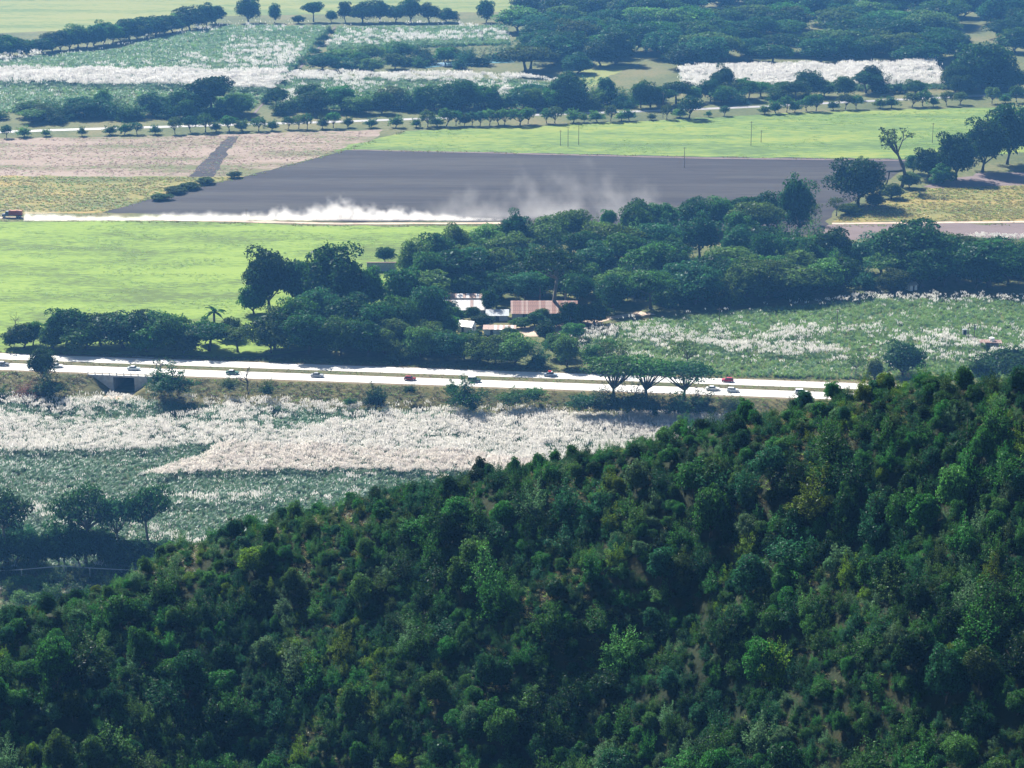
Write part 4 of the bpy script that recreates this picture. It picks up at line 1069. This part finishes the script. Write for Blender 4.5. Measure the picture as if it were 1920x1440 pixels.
for px, py, hpx, lab in ((1051,273,28,'leftmost of three thin poles on the pale meadow'),(1065,276,38,'middle of three thin poles on the pale meadow'),(1085,272,40,'rightmost of three thin poles on the pale meadow'),(1408,273,44,'taller of two thin poles right on the pale meadow'),(1427,267,22,'shorter of two thin poles right on the pale meadow'),
                         (1748,268,36,'thin pole near the meadow corner at right'),(1283,315,38,'lone thin pole on the dark ploughed field'),(1243,222,46,'pole with crossarm beside the country road'),(462,412,20,'short pole beside the dusty track'),(1348,618,40,'thin pole in the green cane below the grove'),(1569,622,44,'thin pole in the cane right of the centre'),
                         (1815,640,36,'left pole of the pair by the reddish shelter')):
    utility_pole(px, py, hpx, lab)
utility_pole(1826, 640, 32, 'right pole of the pair, with a transformer, by the reddish shelter', True)
P = G(1808, 632); o = MB().box(-.8,.8,-.6,.6,0,1.9).box(-.9,.9,-.7,.7,1.9,2.05).build('meter_cabinet', M_greytin, None, loc=P + (0, 0, .9)); 
MB().box(-.6,.6,-.5,.5,-.9,0).build('plinth', M_concrete, o)
MB().box(-.35,.35,-.66,-.6,.2,1.7).build('door', M_darkwood, o); tag(o, 'dark pale edged cabinet in the cane beside the paired poles', 'cabinet')

# ------------------------------------------------------------------ underpass
e = bpy.data.objects.new('underpass', None); COL.objects.link(e); e.location = [float(v) for v in RW((uA + uB) / 2, 0)]; e.rotation_euler = (0, 0, RANG)
tag(e, 'pale concrete underpass carrying the highway over a dirt path', 'bridge')
hw = (uB - uA) / 2
sgn = 1.0 if np.dot(np.array([-math.sin(RANG), math.cos(RANG)]), RN) > 0 else -1.0
for s in (-1, 1):
    MB().box(min(s*hw, s*(hw+7.6)), max(s*hw, s*(hw+7.6)), V_TOP - .25, V_TOP - .02, LOW - .3, -.55).build('wing_wall', M_concrete, e)
    MB().box(min(s*(hw-.25), s*(hw+.1)), max(s*(hw-.25), s*(hw+.1)), V_TOP + .02, 22, LOW - .2, -.82).build('abutment', M_concrete, e)
    MB().box(s*hw - .35, s*hw + .35, V_TOP - .45, V_TOP - .27, LOW - .2, -.6).build('pilaster', M_concrete, e)
MB().box(-hw - 8.6, hw + 8.6, V_TOP - .55, V_TOP + .4, -.52, .12).build('edge_beam', M_concrete, e)
MB().box(-hw - .08, hw + .08, V_TOP + .45, 18, -.8, -.03).build('deck', M_concrete, e)
rl = MB().box(-hw - 8.6, hw + 8.6, V_TOP - .2, V_TOP - .08, .82, .98).build('railing', M_white, e)
for i in range(11):
    x = -hw - 8.5 + i * (2 * hw + 17) / 10
    MB().box(x - .12, x + .12, V_TOP - .26, V_TOP - .02, .12, .81).build('post', M_white, rl)
field('dirt_path', 'reddish dirt path leading out of the underpass', [(205,742),(262,737),(300,744),(240,752),(180,750)], M_dirt, .35, .3, LOW)

# ------------------------------------------------------------------ pipe on posts, bottom left
pp_ = [(-30,1072),(40,1068),(120,1061),(168,1065),(262,1070)]
Q = [GY(x, y, 541 + i * .5) for i, (x, y) in enumerate(pp_)]
e = bpy.data.objects.new('pipe_line', None); COL.objects.link(e); e.location = [float(v) for v in Q[2]]; tag(e, 'thin pale pipe on posts before the dark trees at lower left', 'pipe')
mb = MB(); mb.tube([tuple(q - Q[2]) for q in Q], [.13] * 5, 8); mb.build('pipe', M_concrete, e)
for k in (0, 1, 2, 3, 4):
    q = Q[k] - Q[2]; MB().box(q[0]-.14, q[0]+.14, q[1]-.14, q[1]+.14, LOW - Q[2][2] - 1, q[2] - .1).build('post', M_concrete, e)

# ------------------------------------------------------------------ vehicles
M_glass = solid('car_glass', (0.02, 0.025, 0.03), 0.12, var=0.1)
M_tyre = solid('tyre', (0.02, 0.02, 0.02), 0.85, var=0.1)
M_chrome = solid('chrome', (0.6, 0.6, 0.6), 0.25, 0.9, var=0.05)
M_lamp = solid('lamp_glass', (0.75, 0.75, 0.7), 0.2, var=0.05)
paint_cache = {}
def paint(c):
    if c not in paint_cache: paint_cache[c] = solid('car_paint', c, 0.28, 0.0, var=0.06)
    return paint_cache[c]
def wheel_mesh(r=.32, w=.2):
    mb = MB(); mb.tube([(0,-w/2,0),(0,w/2,0)], [r, r], 14); return mesh('wheel', np.array(mb.v), [list(f) for f in mb.f], M_tyre)
WH = {}
def wheel(e, x, y, r=.32):
    if r not in WH: WH[r] = (wheel_mesh(r), mesh('rim', np.array([(r*.55*math.cos(t), 0, r*.55*math.sin(t)) for t in np.linspace(0, 6.283, 10, endpoint=False)]), [list(range(10))], M_chrome))
    w = obj('wheel', WH[r][0], e, (x, y, r)); obj('rim', WH[r][1], w, (0, .102 if y > 0 else -.102, 0))
def car(name, label, px, vlane, style, col, roofcol=None, face=1, cat='car', extra=None):
    u = UV(G(px, float(np.interp(px, [0, 1550], [687, 742])) - (18.5 if vlane > 6 else 0)))[0]
    e = bpy.data.objects.new(name, None); COL.objects.link(e); e.location = [float(t) for t in RW(u, vlane, .09)]; e.rotation_euler = (0, 0, RANG + (0 if face > 0 else math.pi))
    tag(e, label, cat, 'vehicles on the highway'); b = paint(col); rc = paint(roofcol) if roofcol else b
    if style in ('sedan', 'hatch'):
        L = 2.25 if style == 'sedan' else 2.0
        MB().loft([(-L,.72,.42,.74,.66),(-L+.12,.84,.26,.90,.74),(-1.3,.87,.22,.97,.78),(.75,.87,.22,.95,.78),(1.55,.86,.22,.86,.74),(L-.12,.82,.26,.76,.68),(L,.70,.38,.66,.6)]).build('body', b, e, False)
        x0, x1, x2, x3 = (-1.55,-.95,.25,.95) if style == 'sedan' else (-1.85,-1.45,.2,.9)
        MB().loft([(x0,.76,.93,.96,.74),(x1,.77,.93,1.36,.60),(x2,.77,.93,1.38,.60),(x3,.76,.92,.96,.74)]).build('window_band', M_glass, e)
        MB().loft([(x1-.1,.6,1.35,1.38,.56),(x1+.15,.64,1.37,1.45,.56),(x2-.15,.64,1.38,1.45,.56),(x2+.1,.6,1.36,1.39,.56)]).build('roof', rc, e)
        MB().box(L-.06,L+.08,-.72,.72,.34,.46).build('bumper', M_chrome, e); MB().box(-L-.08,-L+.06,-.72,.72,.36,.48).build('bumper', M_chrome, e)
        for s in (-1, 1):
            MB().box(L-.1,L+.03,s*.55-.13,s*.55+.13,.54,.66).build('headlight', M_lamp, e)
            wheel(e, 1.35, s*.76); wheel(e, -1.3, s*.76)
    elif style == 'suv':
        MB().loft([(-2.2,.78,.5,1.0,.74),(-2.1,.86,.38,1.08,.8),(.8,.88,.36,1.08,.82),(1.0,.86,.36,1.02,.8),(2.1,.84,.4,.96,.78),(2.2,.76,.5,.9,.72)]).build('body', b, e)
        MB().loft([(-2.08,.8,1.07,1.12,.78),(-1.95,.8,1.07,1.66,.70),(.35,.8,1.07,1.66,.70),(.85,.8,1.07,1.12,.78)]).build('window_band', M_glass, e)
        MB().loft([(-2.0,.7,1.65,1.7,.66),(-1.8,.74,1.67,1.78,.68),(.2,.74,1.67,1.78,.68),(.42,.7,1.65,1.7,.66)]).build('roof', rc, e)
        MB().box(2.16,2.3,-.76,.76,.46,.6).build('bumper', M_chrome, e)
        for s in (-1, 1):
            MB().box(2.1,2.23,s*.58-.13,s*.58+.13,.7,.84).build('headlight', M_lamp, e)
            wheel(e, 1.4, s*.78, .37); wheel(e, -1.35, s*.78, .37)
    if extra == 'load':
        MB().box(-.9,.15,-.5,.5,1.47,1.85).build('roof_load', paint((.45,.03,.03)), e); MB().box(.16,.5,-.45,.45,1.47,1.7).build('roof_bag', M_white, e)
W = (.74,.75,.76)  # some pale cars get darker, bluish bodies: backlit shade put into the paint
car('white_car', 'white car with body coloured dark as in shade, cut by the left edge of the photo', 4, 0.9, 'sedan', (.16,.17,.19), W)
car('white_car', 'white car half hidden by the roadside tree at left', 104, 1.2, 'sedan', W)
car('pale_car', 'pale car passing over the concrete underpass', 249, 1.2, 'sedan', (.45,.52,.55), W)
car('green_car', 'green car with a white roof beside the dead tree', 435, 0.6, 'sedan', (.05,.13,.10), W, cat='car')
car('grey_car', 'silver grey sedan alone left of the red car', 594, 0.8, 'sedan', (.34,.36,.38))
car('red_car', 'small dark red car in the middle of the near carriageway', 768, 0.8, 'hatch', (.24,.035,.04))
car('green_jeep', 'dark green jeep with a white roof behind a roadside bush', 888, 1.6, 'suv', (.035,.09,.075), W, cat='jeep')
car('blue_car', 'blue white car with a red load on its roof on the far carriageway', 1033, 11.3, 'sedan', (.30,.36,.44), (.6,.6,.6), extra='load')
car('red_car', 'bright red car on the far carriageway', 1364, 12.2, 'hatch', (.36,.02,.045), face=-1)
car('white_car', 'white car just right of the flat topped trees', 1336, 1.6, 'sedan', W)
car('white_car', 'white car following close to the flat topped trees, second of the pair', 1374, 0.6, 'hatch', (.62,.66,.70), W)
car('white_jeep', 'white jeep about to pass behind the wooded hill', 1503, 0.6, 'suv', (.66,.67,.68), W, cat='jeep')
# red farm truck on the dusty track
P = G(26, 408); e = bpy.data.objects.new('farm_truck', None); COL.objects.link(e); e.location = [float(P[0]), float(P[1]), .15]; e.rotation_euler = (0, 0, math.pi + .03); tag(e, 'red farm truck raising dust on the track at the left edge', 'truck')
red = paint((.33,.05,.045))
MB().box(-3.9,2.0,-1.2,1.2,1.15,1.3).box(-3.9,2.0,-1.2,-1.1,1.3,3.05).box(-3.9,2.0,1.1,1.2,1.3,3.05).box(-3.9,-3.8,-1.1,1.1,1.3,2.9).box(1.9,2.0,-1.1,1.1,1.3,3.3).build('cargo_bed', red, e)
MB().loft([(-3.7,1.05,1.4,3.1,.95),(-1.8,1.08,1.4,3.35,.7),(0.2,1.08,1.4,3.2,.8),(1.85,1.05,1.4,3.45,.8)]).build('load', solid('cane_load', (.40,.20,.14), .9, var=.4), e)
MB().box(-3.9,5.0,-.45,.45,.75,1.05).build('chassis', M_tyre, e)
MB().loft([(2.15,1.1,.8,2.7,1.05),(2.3,1.15,.8,2.8,1.08),(3.4,1.15,.8,2.8,1.02),(3.75,1.1,.8,1.75,1.05),(5.1,.98,.8,1.6,.9),(5.25,.9,.85,1.45,.85)]).build('cab', paint((.10,.10,.13)), e)
MB().loft([(3.41,1.0,1.78,2.68,.95),(3.72,1.0,1.76,1.85,.98)]).build('windshield', M_glass, e)
MB().box(5.2,5.4,-1.05,1.05,.7,.95).build('bumper', M_white, e)
for s in (-1, 1):
    MB().box(5.18,5.3,s*.75-.15,s*.75+.15,1.1,1.35).build('headlight', M_lamp, e)
    MB().box(2.6,3.3,s*1.16-.02,s*1.16+.02,1.8,2.55).build('side_window', M_glass, e)
    for x in (4.4,-1.6,-2.8): wheel(e, x, s*.98, .5)

# ------------------------------------------------------------------ dust
def dust(name, label, px0, px1, py, z1, depth, dens, seed, hpow, rise, thr=0.42, ns=.12):
    A0, A1 = G(px0, py), G(px1, py); x0, x1 = A0[0], A1[0]; y0 = min(A0[1], A1[1]) - depth * .4; y1 = y0 + depth
    m, nt, out = new_mat(name); L = nt.links.new
    tc = N(nt, 'ShaderNodeTexCoord'); sp = N(nt, 'ShaderNodeSeparateXYZ'); L(tc.outputs['Generated'], sp.inputs[0])
    geo = N(nt, 'ShaderNodeNewGeometry'); mp = N(nt, 'ShaderNodeMapping'); mp.inputs['Location'].default_value = (seed * 3.7, 0, 0); mp.inputs['Rotation'].default_value = (0, .5, 0)
    L(geo.outputs['Position'], mp.inputs[0])
    nz = N(nt, 'ShaderNodeTexNoise'); nz.inputs['Scale'].default_value = ns; nz.inputs['Detail'].default_value = 5; nz.inputs['Roughness'].default_value = .55; L(mp.outputs[0], nz.inputs['Vector'])
    big = N(nt, 'ShaderNodeTexNoise'); big.noise_dimensions = '1D'; big.inputs['Scale'].default_value = .045; big.inputs['Detail'].default_value = 2
    sx = N(nt, 'ShaderNodeSeparateXYZ'); L(geo.outputs['Position'], sx.inputs[0]); L(sx.outputs[0], big.inputs['W'])
    # plume height along the trail (0..1 of the box)
    hr = N(nt, 'ShaderNodeValToRGB'); e = hr.color_ramp.elements
    while len(e) < len(rise): e.new(.5)
    for i, (p, v) in enumerate(rise): e[i].position = p; e[i].color = (v, v, v, 1)
    L(sp.outputs[0], hr.inputs[0])
    bm_ = N(nt, 'ShaderNodeMath', operation='MULTIPLY_ADD'); bm_.inputs[1].default_value = 1.6; bm_.inputs[2].default_value = .2; L(big.outputs['Fac'], bm_.inputs[0])
    hh = N(nt, 'ShaderNodeMath', operation='MULTIPLY'); L(hr.outputs[0], hh.inputs[0]); L(bm_.outputs[0], hh.inputs[1])
    rel = N(nt, 'ShaderNodeMath', operation='DIVIDE'); L(sp.outputs[2], rel.inputs[0]); L(hh.outputs[0], rel.inputs[1])
    fall = N(nt, 'ShaderNodeMath', operation='SUBTRACT', use_clamp=True); fall.inputs[0].default_value = 1; L(rel.outputs[0], fall.inputs[1])
    fp = N(nt, 'ShaderNodeMath', operation='POWER'); fp.inputs[1].default_value = hpow; L(fall.outputs[0], fp.inputs[0])
    # noise eats more the higher up
    th = N(nt, 'ShaderNodeMath', operation='MULTIPLY_ADD'); th.inputs[1].default_value = .30; th.inputs[2].default_value = thr - .18; L(rel.outputs[0], th.inputs[0])
    nd = N(nt, 'ShaderNodeMath', operation='SUBTRACT', use_clamp=True); L(nz.outputs['Fac'], nd.inputs[0]); L(th.outputs[0], nd.inputs[1])
    # fade across the trail's depth
    yy_ = N(nt, 'ShaderNodeMath', operation='PINGPONG'); yy_.inputs[1].default_value = .5; L(sp.outputs[1], yy_.inputs[0])
    m1 = N(nt, 'ShaderNodeMath', operation='MULTIPLY'); L(nd.outputs[0], m1.inputs[0]); L(fp.outputs[0], m1.inputs[1])
    m2 = N(nt, 'ShaderNodeMath', operation='MULTIPLY'); L(m1.outputs[0], m2.inputs[0]); L(yy_.outputs[0], m2.inputs[1])
    m3 = N(nt, 'ShaderNodeMath', operation='MULTIPLY'); L(m2.outputs[0], m3.inputs[0]); m3.inputs[1].default_value = dens
    pv = N(nt, 'ShaderNodeVolumePrincipled'); pv.inputs['Color'].default_value = (.98, .95, .91, 1); pv.inputs['Anisotropy'].default_value = .55
    L(m3.outputs[0], pv.inputs['Density']); L(pv.outputs[0], out.inputs['Volume'])
    o = MB().box(x0, x1, y0, y1, .1, z1).build(name, m)
    tag(o, label, kind='stuff')
dust('dust_cloud', 'bright dust trail streaming behind the red truck', 46, 960, 413, 16, 8, 6.5, 1, 1.8, [(0,.36),(.08,.22),(.22,.17),(.34,.34),(.44,.25),(.54,.45),(.64,.72),(.74,.6),(.82,.34),(.9,.14),(1,.0)], .45, .26)
dust('dust_cloud', 'thin old dust drifting over the ploughed field', 700, 1300, 411, 30, 22, .26, 5, .7, [(0,.05),(.2,.35),(.4,.8),(.6,.9),(.85,.8),(1,.05)], .48, .085)

# ------------------------------------------------------------------ haze
m, nt, out = new_mat('haze_air')
pv = N(nt, 'ShaderNodeVolumePrincipled'); pv.inputs['Color'].default_value = (0.16, 0.45, 1.0, 1); pv.inputs['Density'].default_value = 0.96e-4; pv.inputs['Anisotropy'].default_value = 0.1
nt.links.new(pv.outputs[0], out.inputs['Volume'])
hz_ = MB().box(-5200, 5600, -1600, 6600, -40, 232).build('haze', m)
tag(hz_, 'thin bluish haze over the valley', kind='stuff')
